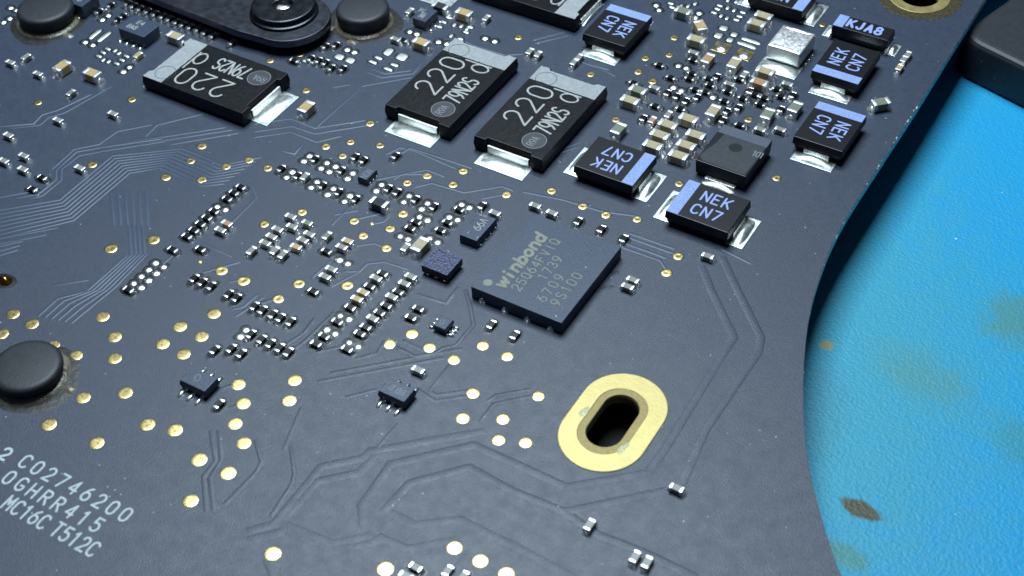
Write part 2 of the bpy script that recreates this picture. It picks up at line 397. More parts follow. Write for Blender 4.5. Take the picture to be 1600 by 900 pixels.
# ------------------------------------------------------------------ the circuit board
TH = .52
def smooth_line(pts, n=6):
    out = []
    P = [pts[0]] + list(pts) + [pts[-1]]
    for i in range(1, len(P) - 2):
        p0, p1, p2, p3 = (Vector(q) for q in P[i - 1:i + 3])
        for k in range(n):
            t = k / n; out.append(tuple(.5 * ((2 * p1) + (p2 - p0) * t + (2 * p0 - 5 * p1 + 4 * p2 - p3) * t * t + (3 * p1 - p0 - 3 * p2 + p3) * t ** 3)))
    out.append(tuple(pts[-1])); return out
edge_pts = [(13.5, 60), (13.52, 36), (13.55, 29.7), (13.6, 24.5), (13.57, 19.3), (13.58, 14.2), (13.85, 10.9), (14.5, 7.4), (15.5, 4.2), (16.68, 1.3), (18.0, -1.35), (19.5, -3.65), (21.5, -6.2), (25, -9.4), (31, -13.2), (40, -17)]
edge_s = smooth_line(edge_pts, 7)
outline = edge_s + [(40, -45), (-60, -45), (-60, 60)]
def stadium(cx, cy, rad, hl, n=20): return arc(cx, cy + hl, rad, rad, 0, 180, n) + arc(cx, cy - hl, rad, rad, 180, 360, n)
SLOT = (9.6, -3.50)
slot_hole = stadium(SLOT[0], SLOT[1], .86, .77)
HOLE = (10.0, 34.9)
round_hole = arc(HOLE[0], HOLE[1], 1.22, 1.22, 0, 350, 35)
cu = bpy.data.curves.new('circuit_board', 'CURVE'); cu.dimensions = '2D'; cu.fill_mode = 'BOTH'; cu.extrude = TH / 2 - .02; cu.bevel_depth = .02; cu.bevel_resolution = 1
for ring in (outline, slot_hole, round_hole):
    sp = cu.splines.new('POLY'); sp.points.add(len(ring) - 1); sp.use_cyclic_u = True
    for i, q in enumerate(ring): sp.points[i].co = (q[0], q[1], 0, 1)
tmp = bpy.data.objects.new('tmp', cu); COL.objects.link(tmp)
bpy.context.view_layer.update()
bmsh = bpy.data.meshes.new_from_object(tmp.evaluated_get(bpy.context.evaluated_depsgraph_get()))
bpy.data.objects.remove(tmp)
bmsh.materials.clear(); bmsh.materials.append(M['mask']); bmsh.materials.append(M['edge'])
for v in bmsh.vertices: v.co.z -= TH / 2
for pl in bmsh.polygons: pl.material_index = 0 if abs(pl.normal.z) > .8 else 1
board = ob('circuit_board', bmsh)
prop(board, 'blue-black laptop circuit board with a curved cut edge lying above the blue mat', 'circuit board')

# frayed glass fibre along the cut edge
geo = []
rnd = random.Random(3)
for i in range(170):
    y = rnd.uniform(12.5, 25.5); 
    if rnd.random() < .6: y = rnd.gauss(22.5, 1.6)
    x = np.interp(y, [p[1] for p in reversed(edge_pts)], [p[0] for p in reversed(edge_pts)])
    s = rnd.uniform(.015, .05) * (2.2 if rnd.random() < .12 else 1)
    v, fc = mound_geo(s * .6, s * rnd.uniform(.8, 2.2), s * .7, seg=6, rings=2, cx=x - .01 + rnd.uniform(-.04, .02), cy=y, z=-.02 - rnd.random() * .04, jit=.25, seed=i)
    geo.append((v, fc))
for i in range(14):
    j = rnd.randint(30, len(edge_s) - 30); x, y = edge_s[j]
    s = rnd.uniform(.02, .05); geo.append(mound_geo(s, s * 1.4, s * .7, seg=6, rings=2, cx=x, cy=y, z=-.03, jit=.2, seed=i))
V, Fc = join_geo(geo); prop(ob('frayed_fibre', mk('frayed_fibre', V, Fc), M['fibre'], board), kind='stuff')

# mounting slot: gold land, dull inner step, plated wall
def annulus_mesh(name, o, i_, z0, z1, crown=0.0):
    n = len(o); V = []; Fc = []
    rings = [(o, z0), (o, z1 - .01), ([(a[0] * .97 + b[0] * .03, a[1] * .97 + b[1] * .03) for a, b in zip(o, i_)], z1), ([(a[0] * .03 + b[0] * .97, a[1] * .03 + b[1] * .97) for a, b in zip(o, i_)], z1), (i_, z1 - .01), (i_, z0)]
    for pts, z in rings: V += [(q[0], q[1], z) for q in pts]
    for k in range(len(rings) - 1):
        for j in range(n): Fc.append((k * n + j, k * n + (j + 1) % n, (k + 1) * n + (j + 1) % n, (k + 1) * n + j))
    return mk(name, V, Fc, False)
ob('slot_land', annulus_mesh('slot_land', stadium(9.64, -3.53, 2.0, .97, 28), stadium(9.61, -3.52, 1.19, .81, 28), .0, .045), M['gold_ring'], board)
ob('slot_step', annulus_mesh('slot_step', stadium(9.61, -3.52, 1.195, .81, 28), stadium(9.6, -3.5, .85, .765, 28), .0, .02), M['gold_dull'], board)
wall_o = stadium(9.6, -3.5, .858, .768, 28); wall_i = stadium(9.6, -3.5, .835, .75, 28)
V = []; Fc = []; n = len(wall_o)
for pts, z in ((wall_o, 0.0), (wall_i, -.05), (wall_i, -TH), (wall_o, -TH - .02)): V += [(q[0], q[1], z) for q in pts]
for k in range(3):
    for j in range(n): Fc.append((k * n + j, (k + 1) * n + j, (k + 1) * n + (j + 1) % n, k * n + (j + 1) % n))
ob('slot_wall', mk('slot_wall', V, Fc, True), M['gold_dull'], board)
# solder-mask scars beside the slot
for (dx, dy, a, b) in ((-1.35, -.2, .16, .42), (1.15, -1.2, .13, .5)):
    ob('scar', mound('scar', a, b, .012, jit=.15, seed=int(a * 100)), M['scar'], board, (SLOT[0] + dx, SLOT[1] + dy, .043), -.2)
# round mounting hole: gold ring with a toothed brown collar
ci = lambda rr, n=40: arc(HOLE[0], HOLE[1], rr, rr, 0, 360 - 360 / n, n - 1)
ob('hole_land', annulus_mesh('hole_land', ci(1.85), ci(1.2), 0, .05), M['gold_ring'], board)
col_o = [(HOLE[0] + (2.55 + .06 * (-1) ** k) * math.cos(k * math.pi / 40), HOLE[1] + (2.55 + .06 * (-1) ** k) * math.sin(k * math.pi / 40)) for k in range(80)]
ob('hole_collar', annulus_mesh('hole_collar', col_o, ci(1.86, 80), 0, .02), material('brown_scraped_collar', (.055, .045, .018), .2, .5, var=.5, vscale=5, bump=.03, bscale=6), board)
# black block added under the board so that the slot shows dark
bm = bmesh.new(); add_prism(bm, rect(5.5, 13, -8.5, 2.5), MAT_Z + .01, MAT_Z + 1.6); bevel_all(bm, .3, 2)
prop(ob('added_hole_filler', bm_mesh(bm, 'added_hole_filler'), M['dark']), 'added black filler under the board that darkens the gold-rimmed slot', 'added filler')

bm = bmesh.new(); add_prism(bm, rect(7.6, 12.2, 32.6, 42), MAT_Z + .01, MAT_Z + 1.2); bevel_all(bm, .3, 2)  # second black block, added to keep the round hole dark
prop(ob('added_hole_filler', bm_mesh(bm, 'added_hole_filler'), M['dark']), 'added black filler that darkens the gold-ringed round hole', 'added filler')

# gold test pads (photo x, y, radius)
PADS = """19.5,490 49.3,505.5 2.5,521 82.5,539.5 117.5,555 160,494 178.8,525.8 178.8,559.3 195,613,.36 129.5,620.8 76.3,662.5,.36 229.5,662.5,.36 273,671.3,.36 281.3,509.3 314.5,525 253.8,536.8 286.3,552.5 333.8,489.3 371.8,600 380,629.5 367,661.3
434.5,466.3,.31 460,593.3 451.8,625 643.8,520.8,.31 608.8,537,.31 670.8,542.5,.31 709.3,561.3,.31 754.3,539.3,.30 792.5,556,.30 738.8,613.8,.32 723.3,653,.32 785.8,654.3,.31 841.3,618,.30
150.8,691.3 310.8,717.5,.37 356.3,738.3,.37 297.5,781.8,.35 380.5,691.3 426,864.3,.36 779.3,686.8,.31 710,855.5,.34 750.5,875.8,.34 602,888.3,.36 791.3,896.3,.35 821.3,690.8,.31
315,227.5,.29 297.5,250.8,.28 353,259.5,.29 388.8,249.3,.28 258.8,276.3,.29 315,280,.29 143.8,256.3,.29 239.5,373.8,.35 173,387.5,.35 345.8,422,.34 380.5,438,.35
418,261.8,.28 508.8,228,.28 535,243,.26 547.5,221,.26 593.8,226.3,.26 667.5,273.8,.28 636.3,285,.27 708,287.5,.28 723.8,266.3,.28 791.3,303.3,.28 472,330.5,.28 412.5,349.3,.28 629.5,333.3,.29 553.3,344.5,.28 609.5,356.3,.28 567.5,367.5,.28 603.8,386.8,.29 466.8,442.5,.32 542.5,445,.32
862,297.5,.27 910.5,321.3,.28 946.8,335,.28 995.8,341.8,.26 1060,399.5,.29 1041.8,425.5,.29 1061.8,286.3,.25 1213.8,277.5,.25
578,192,.27 478,140.5,.26 422,93.8,.25 468,83.8,.28 58.8,159.5,.25 205.5,154.5,.27 810,57.5,.26 1008.8,90,.26 997.5,111.3,.26 1053.8,58,.26 1046,85,.24 923,115.5,.24 962.5,186,.25 1020,126,.28 1285.8,38,.22 1169.8,186,.26 1072,15,.2 581.3,349.3,.12 312.8,408.7,.12"""
pad_mesh = mound('test_pad', 1, 1, 1, p=7, q=1.0, seg=24, rings=7)
def dimpled(seed):
    rd = random.Random(seed); cx, cy, k = rd.uniform(-.12, .12), rd.uniform(-.12, .12), rd.uniform(.2, .55)
    v, fc = mound_geo(1, 1, 1, p=7, q=1.0, seg=24, rings=10, jit=.012, seed=seed)
    return mk('test_pad', [(x, y, max(.05, z - k * math.exp(-((x - cx) ** 2 + (y - cy) ** 2) / .09)) if x * x + y * y < .8 else z) for x, y, z in v], fc, True)
via_pads = [dimpled(i) for i in range(6)]
rnd = random.Random(5)
PADPOS = []
for tok in PADS.split():
    q = [float(x) for x in tok.split(',')]; rad = q[2] if len(q) > 2 else .345
    x, y = B(q[0], q[1], .03); PADPOS.append((x, y, rad))
    o = ob('test_pad', rnd.choice(via_pads) if q[1] < 480 else pad_mesh, M['gold'], board, (x, y, .0)); o.scale = (rad, rad, .028 if q[1] < 480 else .020); o.rotation_euler = (rnd.uniform(-.012, .012), rnd.uniform(-.012, .012), rnd.uniform(0, 6))

# ------------------------------------------------------------------ traces under the solder mask
def pxs(s): return [tuple(float(v) for v in t.split(',')) for t in s.split()]
TZ = 0
def trace(pts, wd=.07, h=.011, base=None, mat='trace'):
    P = [B(x, y) for x, y in pts]
    global TZ; TZ += 1
    V, Fc = soft_ridge_geo(P, base or wd + .10, h + .0007 * (TZ % 9), .0005 * (TZ % 7))
    return ob('trace', mk('trace', V, Fc, True), M[mat], board)
def bundle(A, Bq, n, **k):
    A, Bq = pxs(A), pxs(Bq)
    for i in range(n):
        t = i / (n - 1); trace([(a[0] * (1 - t) + b[0] * t, a[1] * (1 - t) + b[1] * t) for a, b in zip(A, Bq)], **k)
bundle('-20,331 93,312 175,243 285,232 330,250 345,258 405,246', '-20,377 115,344 202,270 250,262 300,285 318,291 347,287', 8)
bundle('197,400 135,455 90,466 61,492', '228,398 178,450 135,485 113,503', 6)
bundle('173,303 178,350', '228,300 231,352', 6, h=.006)
bundle('201,352 205,398', '222,352 226,396', 4, h=.006)
THIN = """-20,312 44,300|27,309 60,303 87,281 87,266 119,237 160,230 250,217|50,309 65,306 95,282 95,265 123,243 160,236 255,221|82,263 115,233 155,225 165,217
-20,376 87,356|-20,384 70,367|-20,389 32,377|-20,397 28,384|-20,405 25,391|85,446 135,438|-20,199 52,193 65,179 90,172 140,148|18,200 62,195 76,183 100,176 172,136|157,223 183,205 235,195|228,212 245,195 315,178|200,222 350,199|232,223 360,203|270,225 370,208
400,193 455,185 492,200 568,188|400,205 457,197 492,209 570,196|400,214 455,206 495,222 530,213|522,136 545,132|567,134 640,121|575,113 597,121 645,115 660,98|583,108 603,115 640,110|493,200 560,140|440,235 460,240 470,228
617,279 627,272 660,272|592,280 667,265 692,275|650,292 675,286 725,301 785,291 800,297|755,310 785,304|525,335 557,329|560,341 607,331|585,349 600,346 612,333|552,385 585,380 597,385|540,424 562,424 573,412 600,409 635,420|520,350 545,325|490,432 520,405|617,246 640,231 662,238 735,262|605,240 625,230 650,236 710,262|375,283 395,290 400,310 345,365|300,375 320,383 360,400|268,400 255,412|360,440 378,438|320,425 372,410|400,462 380,480 365,483|410,465 395,478 370,493|520,447 560,425
986,365 1052,388|986,372 1050,395|980,381 1008,391 1038,402|972,386 1032,407 1040,420|1130,390 1172,411|820,300 880,312 940,330 1000,338|860,240 875,252|835,62 880,50|838,67 885,56|880,232 905,222|876,238 900,230|945,110 960,118|905,95 925,102 950,108|700,66 720,62 745,72 790,86 815,84|1060,140 1075,150 1100,146"""
for s in THIN.replace('\n', '|').split('|'): trace(pxs(s))
MED = """500,596 690,560|520,583 718,546|619,542 648,557 680,552 692,544 712,540 725,525 740,508 735,480 728,455|631,533 660,547|672,612 683,618 727,611|655,610 680,627 730,619|672,610 702,572|655,461 697,474 715,450|753,656 772,631 835,618|765,625 775,618 825,609|545,620 585,610|440,465 420,470 395,478|330,675 337,720 318,745 322,797|342,675 346,718 328,748 334,795|400,690 409,722 400,738 353,786|425,805 457,755 460,740 455,700|497,550 520,545 560,535|560,560 590,552 600,535|445,540 475,520 490,500|455,550 480,530 520,490|370,600 350,606|378,632 360,637|470,640 445,700|620,665 590,700"""
for s in MED.split('|'): trace(pxs(s), .11, .011, .22, 'mask')
WIDE = """395,828 428,819 502,729 567,716 578,705 750,675|437,818 495,752 563,738 583,714|567,815 565,790 610,725 740,695 800,722 885,761 1012,739 1038,703 1122,565 1147,527 1112,455 1098,420|1068,750 1102,672 1185,550 1189,527 1150,448 1130,405|603,796 640,755 733,730 800,767 882,800 1035,768|882,800 910,820 932,835 985,855 1025,872 1080,899|605,798 648,820 718,812 800,852 890,899|440,818 520,850 575,838|450,830 520,860 582,848 595,840 637,858 705,845|395,842 435,833 445,826|730,870 700,905|420,880 435,915"""
for s in WIDE.split('|'): trace(pxs(s), .24, .0105, .42, 'mask')
# ------------------------------------------------------------------ bare tinned pads and solder bumps on the board
flux_meshes = [mound('flux_halo', 1, 1, 1, p=8, seg=18, rings=4, jit=.06, seed=i) for i in range(4)]
bump_meshes = [mound('solder_bump', 1, 1, 1, p=2, q=1.0, seg=18, rings=6, jit=.02, seed=10 + i) for i in range(3)]
rnd = random.Random(11)
def halo(x, y, a, b, rz=0.0):
    o = ob('flux_halo', rnd.choice(flux_meshes), M['flux'], board, (x, y, 0), rz); o.scale = (a, b, .006 + rnd.random() * .003)
def bump(px, py, rad=.215, h=.064):
    x, y = B(px, py, .08); k = rnd.uniform(.92, 1.06)
    o = ob('solder_bump', rnd.choice(bump_meshes), M['solder'], board, (x, y, 0), rnd.uniform(0, 6)); o.scale = (rad * k, rad * k, h)
    halo(x, y, .33, .33, rnd.uniform(0, 6))
def bumps(s, **k):
    for t in s.split(): bump(*[float(v) for v in t.split(',')], **k)
bumps("""483.1,241.6 474.1,249.7 510.2,252.4 501.1,260.8 523.7,257.9 514,266.4 550.7,268.6 542.5,277.1 595.9,286.5 587.7,295.9
456.2,266.4 447.1,275.2 494.8,282.1 485.4,290.9 520.5,292.8 511.5,301.8 546.3,303.8 537.9,312.6
638.9,304.1 630.5,313.5 667.8,315.4 658.8,324.6 721.2,317.3 733.3,322.3 655.1,336.7 667.6,342 625.2,367.1 637.1,371.5 701.8,337 715,341.4 671,370.3 683.6,376.5
530,404.2 542.8,410.1 530.8,491.2 545,496.7 510,512.8 523,519.5 545,533.3 559.2,539.7 338.4,321 351.5,325.8
241.8,408.9 254.7,415.4 231.2,419.6 243.2,425.2 219.5,430 231.2,436.5 207.6,440.9 219.5,447.6 383.3,513.6 374.4,524
15.5,10.3 24.7,14.1 14,27 4.3,32.8 132,64 144,68.7 201.3,103.3 191.6,110 168.3,22.3 159,29
1060.5,100.8 1073,104.5 1053,134.6 1065.4,139.7 1025.9,6.4 1030.4,14 1093.2,18.6 1087.2,25.7 758,58 773,62.5 685,63.4 698,66.5 640,47.5 651,51 1114.5,150 542,75.5 553.5,79.5""")
bare = mound('bare_pad', 1, 1, 1, n=3.2, p=5, q=1.0, seg=22, rings=6)
def pad(px, py, a, b, ang=0.0, h=.05, mat='solder_rough'):
    x, y = B(px, py, .03)
    o = ob('bare_pad', bare, M[mat], board, (x, y, 0), ang + rnd.uniform(-.06, .06)); o.scale = (a, b, h)
    halo(x, y, a + .09, b + .09, ang)
HP = math.pi / 2
for t in """168,76 160.7,81.6 154,87.3 197.3,87.3 190,93.3 182,98.9 1124.9,8.4 1121,13.7 1115.9,19.4 1160.9,19.1 1155.8,25.3 1150.8,30.6 686,41.4 693,34 701.5,27.2 734.5,42 728,50 719,60.5 1048.4,5 1050,11 490,98 477,95""".split():
    x, y = [float(v) for v in t.split(',')]; pad(x, y, .22, .12, rnd.uniform(-.1, .1))
for t in """180,78.7 186,82.9 161.3,93.3 169.7,96 1137.3,11.8 1147.4,15.8 1127.1,24.2 1136.1,28.1 1150.8,2.3 1137.8,0 1064.4,8.8 1075.4,9 1086.6,5.3 710,38.5 721,40.5 730,45 705,55.6 666,44 672.5,36 679,29""".split():
    x, y = [float(v) for v in t.split(',')]; pad(x, y, .12, .19, rnd.uniform(-.1, .1))
for (x, y, a, b) in ((148.7, 52.7, .17, .55), (162.7, 56.7, .17, .58), (1166.6, 70, .62, .17), (1173.4, 63.4, .62, .17), (582, 96.5, .30, .14), (591, 90, .28, .14), (607, 80, .26, .36), (606, 107.5, .32, .14), (616, 101, .28, .14), (628, 88, .34, .34),
                     (1131, 43.3, .27, .24), (1122.6, 54.9, .26, .26), (1147.4, 53.4, .22, .22), (1140.6, 61.9, .22, .22), (530, 88, .30, .26), (547, 93.5, .30, .26)):
    pad(x, y, a, b)
# square gold lands with a solder blob inside
for (x, y) in ((1127.3, 74.6), (1162.7, 85.9)):
    X, Y = B(x, y)
    ob('square_land', box_mesh('square_land', -.48, .48, -.48, .48, 0, .03, .05), M['gold'], board, (X, Y, 0))
    o = ob('solder_bump', bump_meshes[0], M['solder_rough'], board, (X + .05, Y - .08, .02)); o.scale = (.34, .32, .09)

# silkscreen writing on the board
ws = M['white_ink']
marking(board, ws,
        (('2', *B(-4, 714), 0, .62, .13), dict(z=.006)),
        (('C02746200', -12.02, -18.62, 0, .68, .105), dict(z=.006, adv=1.22, xs=.88)),
        (('0GHRR415', -12.0, -19.64, 0, .68, .105), dict(z=.006, adv=1.22, xs=.88)),
        (('1C', -12.62, -20.66, 0, .70, .105), dict(z=.006, adv=.92, xs=.78)),
        (('MC16C', -10.98, -20.66, 0, .70, .105), dict(z=.006, adv=.92, xs=.78)),
        (('T512C', -8.18, -20.66, 0, .70, .105), dict(z=.006, adv=.92, xs=.78)),
        (('2', -13.15, -21.6, 0, .62, .12), dict(z=.006)))

# ------------------------------------------------------------------ big capacitors marked 220
def notch_plan(L, W, nd, nw):
    h, q = L / 2, W / 2; m = nw / 2
    return [(-h, -q), (h, -q), (h, -m), (h - nd, -m + .08), (h - nd, m - .08), (h, m), (h, q), (-h, q), (-h, m), (-h + nd, m - .08), (-h + nd, -m + .08), (-h, -m)]
def end_joint(parent, x, sx, wpad, lpad, wtab, ztab):
    """tab, solder and land at one end; sx is the outward direction"""
    o = ob('land', box_mesh('land', min(x - sx * .3, x + sx * lpad), max(x - sx * .3, x + sx * lpad), -wpad / 2, wpad / 2, .004, .05, .015), M['solder_rough'], parent)
    t = ob('lead_tab', box_mesh('lead_tab', x - .06, x + .06, -wtab / 2, wtab / 2, .03, ztab, .02), M['tin'], parent)
    a = lpad * .46
    V, Fc = mound_geo(a, wtab * .52, .17, n=3.5, p=1.8, q=1.0, seg=28, rings=7, cx=x + sx * (a + .05), cy=0, z=.045, jit=.02, seed=int(abs(x) * 50))
    ob('solder_joint', mk('solder_joint', V, Fc, True), M['solder_rough'], parent)
def power_cap(cx, cy, rz, label):
    H = .92
    root = empty('tantalum_capacitor', (cx, cy, 0), rz); prop(root, label, 'capacitor', 'large capacitors marked with a grey end band')
    bm = bmesh.new(); add_prism(bm, notch_plan(7.3, 4.3, .20, 2.9), .05, .46, .05, 0.0)
    add_prism(bm, notch_plan(7.3, 4.3, .20, 2.9), .461, H, 0.0, .06)
    bmesh.ops.recalc_face_normals(bm, faces=bm.faces); bevel_all(bm, .035, 2, 40)
    body = ob('body', bm_mesh(bm, 'body'), M['epoxy'], root)
    rn = random.Random(int(cx * 10)); e = [(2.22 + rn.uniform(-.02, .02), -2.07 + 4.14 * i / 30) for i in range(31)]; e2 = [(3.57 + rn.uniform(-.03, .015), 2.07 - 4.14 * i / 30) for i in range(31)]
    e2 = [(x if abs(y) > 1.42 else min(x, 3.38 + rn.uniform(-.02, .01)), y) for x, y in e2]
    poly = e + e2
    ob('polarity_band', mk('polarity_band', [(x, y, H + .004) for x, y in poly], [tuple(range(len(poly)))]), M['band_grey'], body)
    z = H + .006
    ob('mould_ring', mk('mould_ring', *ribbon_geo(ring_pts(2.62, 1.22, .60), .035, H + .009)), M['mould'], body)
    marking(body, M['laser'], (('220', -1.56, .16, 0, 1.48, .12), dict(z=z, adv=.92, xs=.93)),
            (('79N2S', -1.62, -1.42, 0, 1.0, .12), dict(z=z, adv=.82, xs=.58)), (('d', 1.36, -1.30, 0, 1.15, .11), dict(z=z, xs=1.1)))
    V, Fc = disc_geo(-2.42, -.95, .66, z - .003); ob('logo_disc', mk('logo_disc', V, Fc), M['mould'], body)
    marking(body, M['laser_dim'], (('R9A', -2.86, -1.12, 0, .42, .055), dict(z=z, adv=.8, xs=.8)), extra=[ribbon_geo(ring_pts(-2.42, -.95, .66), .04, z)])
    for sx in (-1, 1): end_joint(root, sx * 3.56, sx, 3.0 if sx < 0 else 2.4, 1.12 if sx < 0 else .25, 2.55, .56 if sx < 0 else .4)
    return root
power_cap(-25.36 + 3.65, 5.12 + 2.15, math.pi, 'black capacitor marked 220 lying upside-down to the other two, near the steel bracket')
power_cap(-11.67 + 2.15, 9.59 + 3.65, HP, 'black 220 capacitor with grey band between the rubber bumper and its twin')
power_cap(-5.92 + 2.15, 9.65 + 3.65, HP, 'black 220 capacitor with grey band next to the blue-striped capacitors and the flash chip')
X, Y = B(843, -22, .9); power_cap(X, Y, 0, 'black capacitor with grey band cut off by the top of the photo')
X, Y = B(640, -2, 0)
root = empty('solder_land', (X + 1.35, Y + .9, 0), 0)
prop(root, 'bright tinned solder land at the top edge above the tan capacitor', 'solder land')
ob('land', box_mesh('land', -1.5, 1.35, -.75, .8, .004, .05, .015), M['solder_rough'], root)

# ------------------------------------------------------------------ smaller capacitors lettered in blue
def step_cap(cx, cy, rz, lines, label, L=3.5, W=2.8, H=.96, big=None, name='tantalum_capacitor', wpad=2.35, lpad=.75, band=(.0, .65)):
    root = empty(name, (cx, cy, 0), rz); prop(root, label, 'capacitor', 'small capacitors with blue-violet lettering')
    bm = bmesh.new(); add_prism(bm, rect(-L / 2, L / 2, -W / 2, W / 2), .48, H, 0, .03)
    bmesh.ops.recalc_face_normals(bm, faces=bm.faces); bevel_all(bm, .03, 2)
    up = ob('upper_half', bm_mesh(bm, 'upper_half'), M['epoxy_fine'], root)
    bm = bmesh.new(); add_prism(bm, rect(-L / 2 + .09, L / 2 - .09, -W / 2 + .05, W / 2 - .05), .06, .47, .10, 0)
    bmesh.ops.recalc_face_normals(bm, faces=bm.faces); bevel_all(bm, .03, 2)
    ob('lower_half', bm_mesh(bm, 'lower_half'), M['epoxy_fine'], root)
    z = H + .004; b0, b1 = -L / 2 + .04 + band[0], -L / 2 + .04 + band[1]
    ob('polarity_band', mk('polarity_band', [(b0, -W / 2 + .05, z), (b1, -W / 2 + .05, z), (b1, W / 2 - .05, z), (b0, W / 2 - .05, z)], [(0, 1, 2, 3)]), M['band_blue'], up)
    marking(up, M['blue_print'], *[((t, x, y, 0, h, wd), dict(z=z + .002, adv=a, xs=xs)) for (t, x, y, h, wd, a, xs) in lines])
    for sx in (-1, 1):
        x = sx * (L / 2 - .02)
        ob('land', box_mesh('land', min(x - sx * .5, x + sx * lpad), max(x - sx * .5, x + sx * lpad), -wpad / 2, wpad / 2, .004, .045, .015), M['solder_rough'], root)
        bmx = bmesh.new(); add_prism(bmx, rect(x - .07, x + .07, -.72, .72), .04, .40, 0, .03); bevel_all(bmx, .02, 1)
        ob('lead_tab', bm_mesh(bmx, 'lead_tab'), M['tin'], root)
        V, Fc = mound_geo(lpad * .48, wpad * .44, .20, n=3, p=1.7, seg=28, rings=7, cx=x + sx * lpad * .38, z=.04, jit=.03, seed=int(cx * 7 + sx))
        ob('solder_joint', mk('solder_joint', V, Fc, True), M['solder_rough'], root)
    return root
NEK = [('NEK', -.55, .22, .70, .105, .96, .86), ('CN7', -.62, -.88, .70, .105, .96, .86)]
def centre(L0, w_, h_): return (L0[0] + w_ / 2, L0[1] + h_ / 2)
x, y = centre((0.01, 10.05), 3.5, 2.8); step_cap(x, y, math.pi, NEK, 'blue-banded NEK CN7 capacitor lettered upside-down, touching the gap beside the large 220 capacitor')
x, y = centre((5.76, 9.20), 3.5, 2.8); step_cap(x, y, 0, NEK, 'blue-banded NEK CN7 capacitor lettered upright, just below the package with a round dot')
x, y = centre((7.63, 23.60), 2.8, 3.5); step_cap(x, y, HP, NEK, 'blue-banded NEK CN7 capacitor standing directly below the KJA8 part', wpad=2.3)
x, y = centre((9.04, 17.77), 2.8, 3.5); step_cap(x, y, -HP, NEK, 'blue-banded NEK CN7 capacitor closest to the chipped board edge', wpad=2.3)
X, Y = B(965, 39, .95); step_cap(X, Y, -HP, NEK, 'blue-banded NEK CN7 capacitor alone between the large capacitors and the bare pads', wpad=2.3)
X, Y = B(1254, 18.8, .95); step_cap(X - 1.75, Y + 1.4, math.pi, NEK, 'blue-banded capacitor cut off by the top edge above the silver inductor')
step_cap(6.97 + 1.70, 28.29 + .62, 0, [('KJA8', -.92, -.32, .70, .16, .98, .80)], 'narrow blue-banded capacitor lettered KJA8 under the gold-ringed hole', L=3.4, W=1.3, wpad=1.15, lpad=.55, band=(0, .58))

# ------------------------------------------------------------------ packaged chips
def chip_body(name, x0, x1, y0, y1, H, mat, z0=.04, bev=.02, i0=0, i1=0, part='body', root=None):
    return ob(part, box_mesh(part, x0, x1, y0, y1, z0, H, bev, i0, i1), mat, root)
# flash memory
root = empty('memory_chip', (0, 0, 0)); prop(root, 'large square flat memory chip lettered winbond with a dot in one corner', 'chip')
cb = chip_body('c', 0, 5, 0, 6, .76, M['epoxy_grain'], .03, .012, root=root)
z = .766; g = M['laser_gold']
# writing runs along +y with its top towards -x
marking(cb, g, (('winbonD', 1.45, .72, HP, .50, .17), dict(z=z, adv=.80, xs=1.5, slant=.12)),
        (('25Q64FVIQ', 2.20, .86, HP, .50, .055), dict(z=z, adv=.96, xs=.96)), (('1739', 2.93, 2.12, HP, .50, .055), dict(z=z, adv=.98, xs=.96)),
        (('6709', 3.64, .80, HP, .50, .055), dict(z=z, adv=1.1, xs=1.0)), (('9S100', 4.34, .90, HP, .50, .055), dict(z=z, adv=1.05, xs=.98)), extra=[disc_geo(.56, .62, .23, z)])
for i in range(4):
    for (yy, s) in ((-.0, -1), (6.0, 1)):
        xx = 2.5 - 1.905 + 1.27 * i
        V, Fc = mound_geo(.21, .14, .26, seg=14, rings=4, cx=xx, cy=yy, z=.0)
        ob('solder_joint', mk('solder_joint', [(a, yy + (b - yy) * 1.0 + s * .02, c) for a, b, c in V], Fc, True), M['solder'], root)
for (px, py, a, b) in ((938, 452, .7, .22), (958, 428, .4, .2)):
    x, y = B(px, py); ob('flux_residue', mound('flux_residue', a, b, .006, p=3, seg=30, rings=5, jit=.14, seed=int(px)), M['residue'], board, (x, y, .001), .9)
# two-tone rectifier with a round mark
root = empty('rectifier', (6.83, 15.2, 0)); prop(root, 'black package with a round dark dot and grey band above the upright NEK capacitor', 'diode')
chip_body('c', -1.45, 1.45, -1.72, 1.72, 1.0, M['epoxy_fine'], .12, .03, .06, .02, root=root)
ob('polarity_band', mk('polarity_band', [(-1.40, .95, 1.004), (1.40, .95, 1.004), (1.40, 1.67, 1.004), (-1.40, 1.67, 1.004)], [(0, 1, 2, 3)]), material('slate_ink', (.075, .09, .13), 0, .5, var=.2, vscale=9, bump=.008, bscale=16), root)
ob('worn_patch', mk('worn_patch', [(x, y, 1.003) for x, y in ((-1.38, -1.3), (-1.1, -1.58), (1.3, -1.6), (1.38, .93), (-1.0, .93), (-1.12, -.2), (-1.3, -.7))], [tuple(range(7))]), material('worn_grey_top', (.035, .042, .052), 0, .40, var=.2, vscale=4, bump=.004, bscale=20), root)
ob('round_mark', mk('round_mark', *disc_geo(-.02, .18, .36, 1.006)), M['flux'], root)
marking(root, M['laser_dim'], (('10]', .95, .02, HP * 0, .42, .06), dict(z=1.007, adv=.7, xs=.7)))
end = empty
ob('lead_tab', box_mesh('lead_tab', -.75, .95, -1.92, -1.62, .04, .20, .02), M['tin'], root)
V, Fc = mound_geo(.95, .36, .17, n=3, seg=24, rings=6, cx=.1, cy=-1.93, z=.01); ob('solder_joint', mk('solder_joint', V, Fc, True), M['solder'], root)
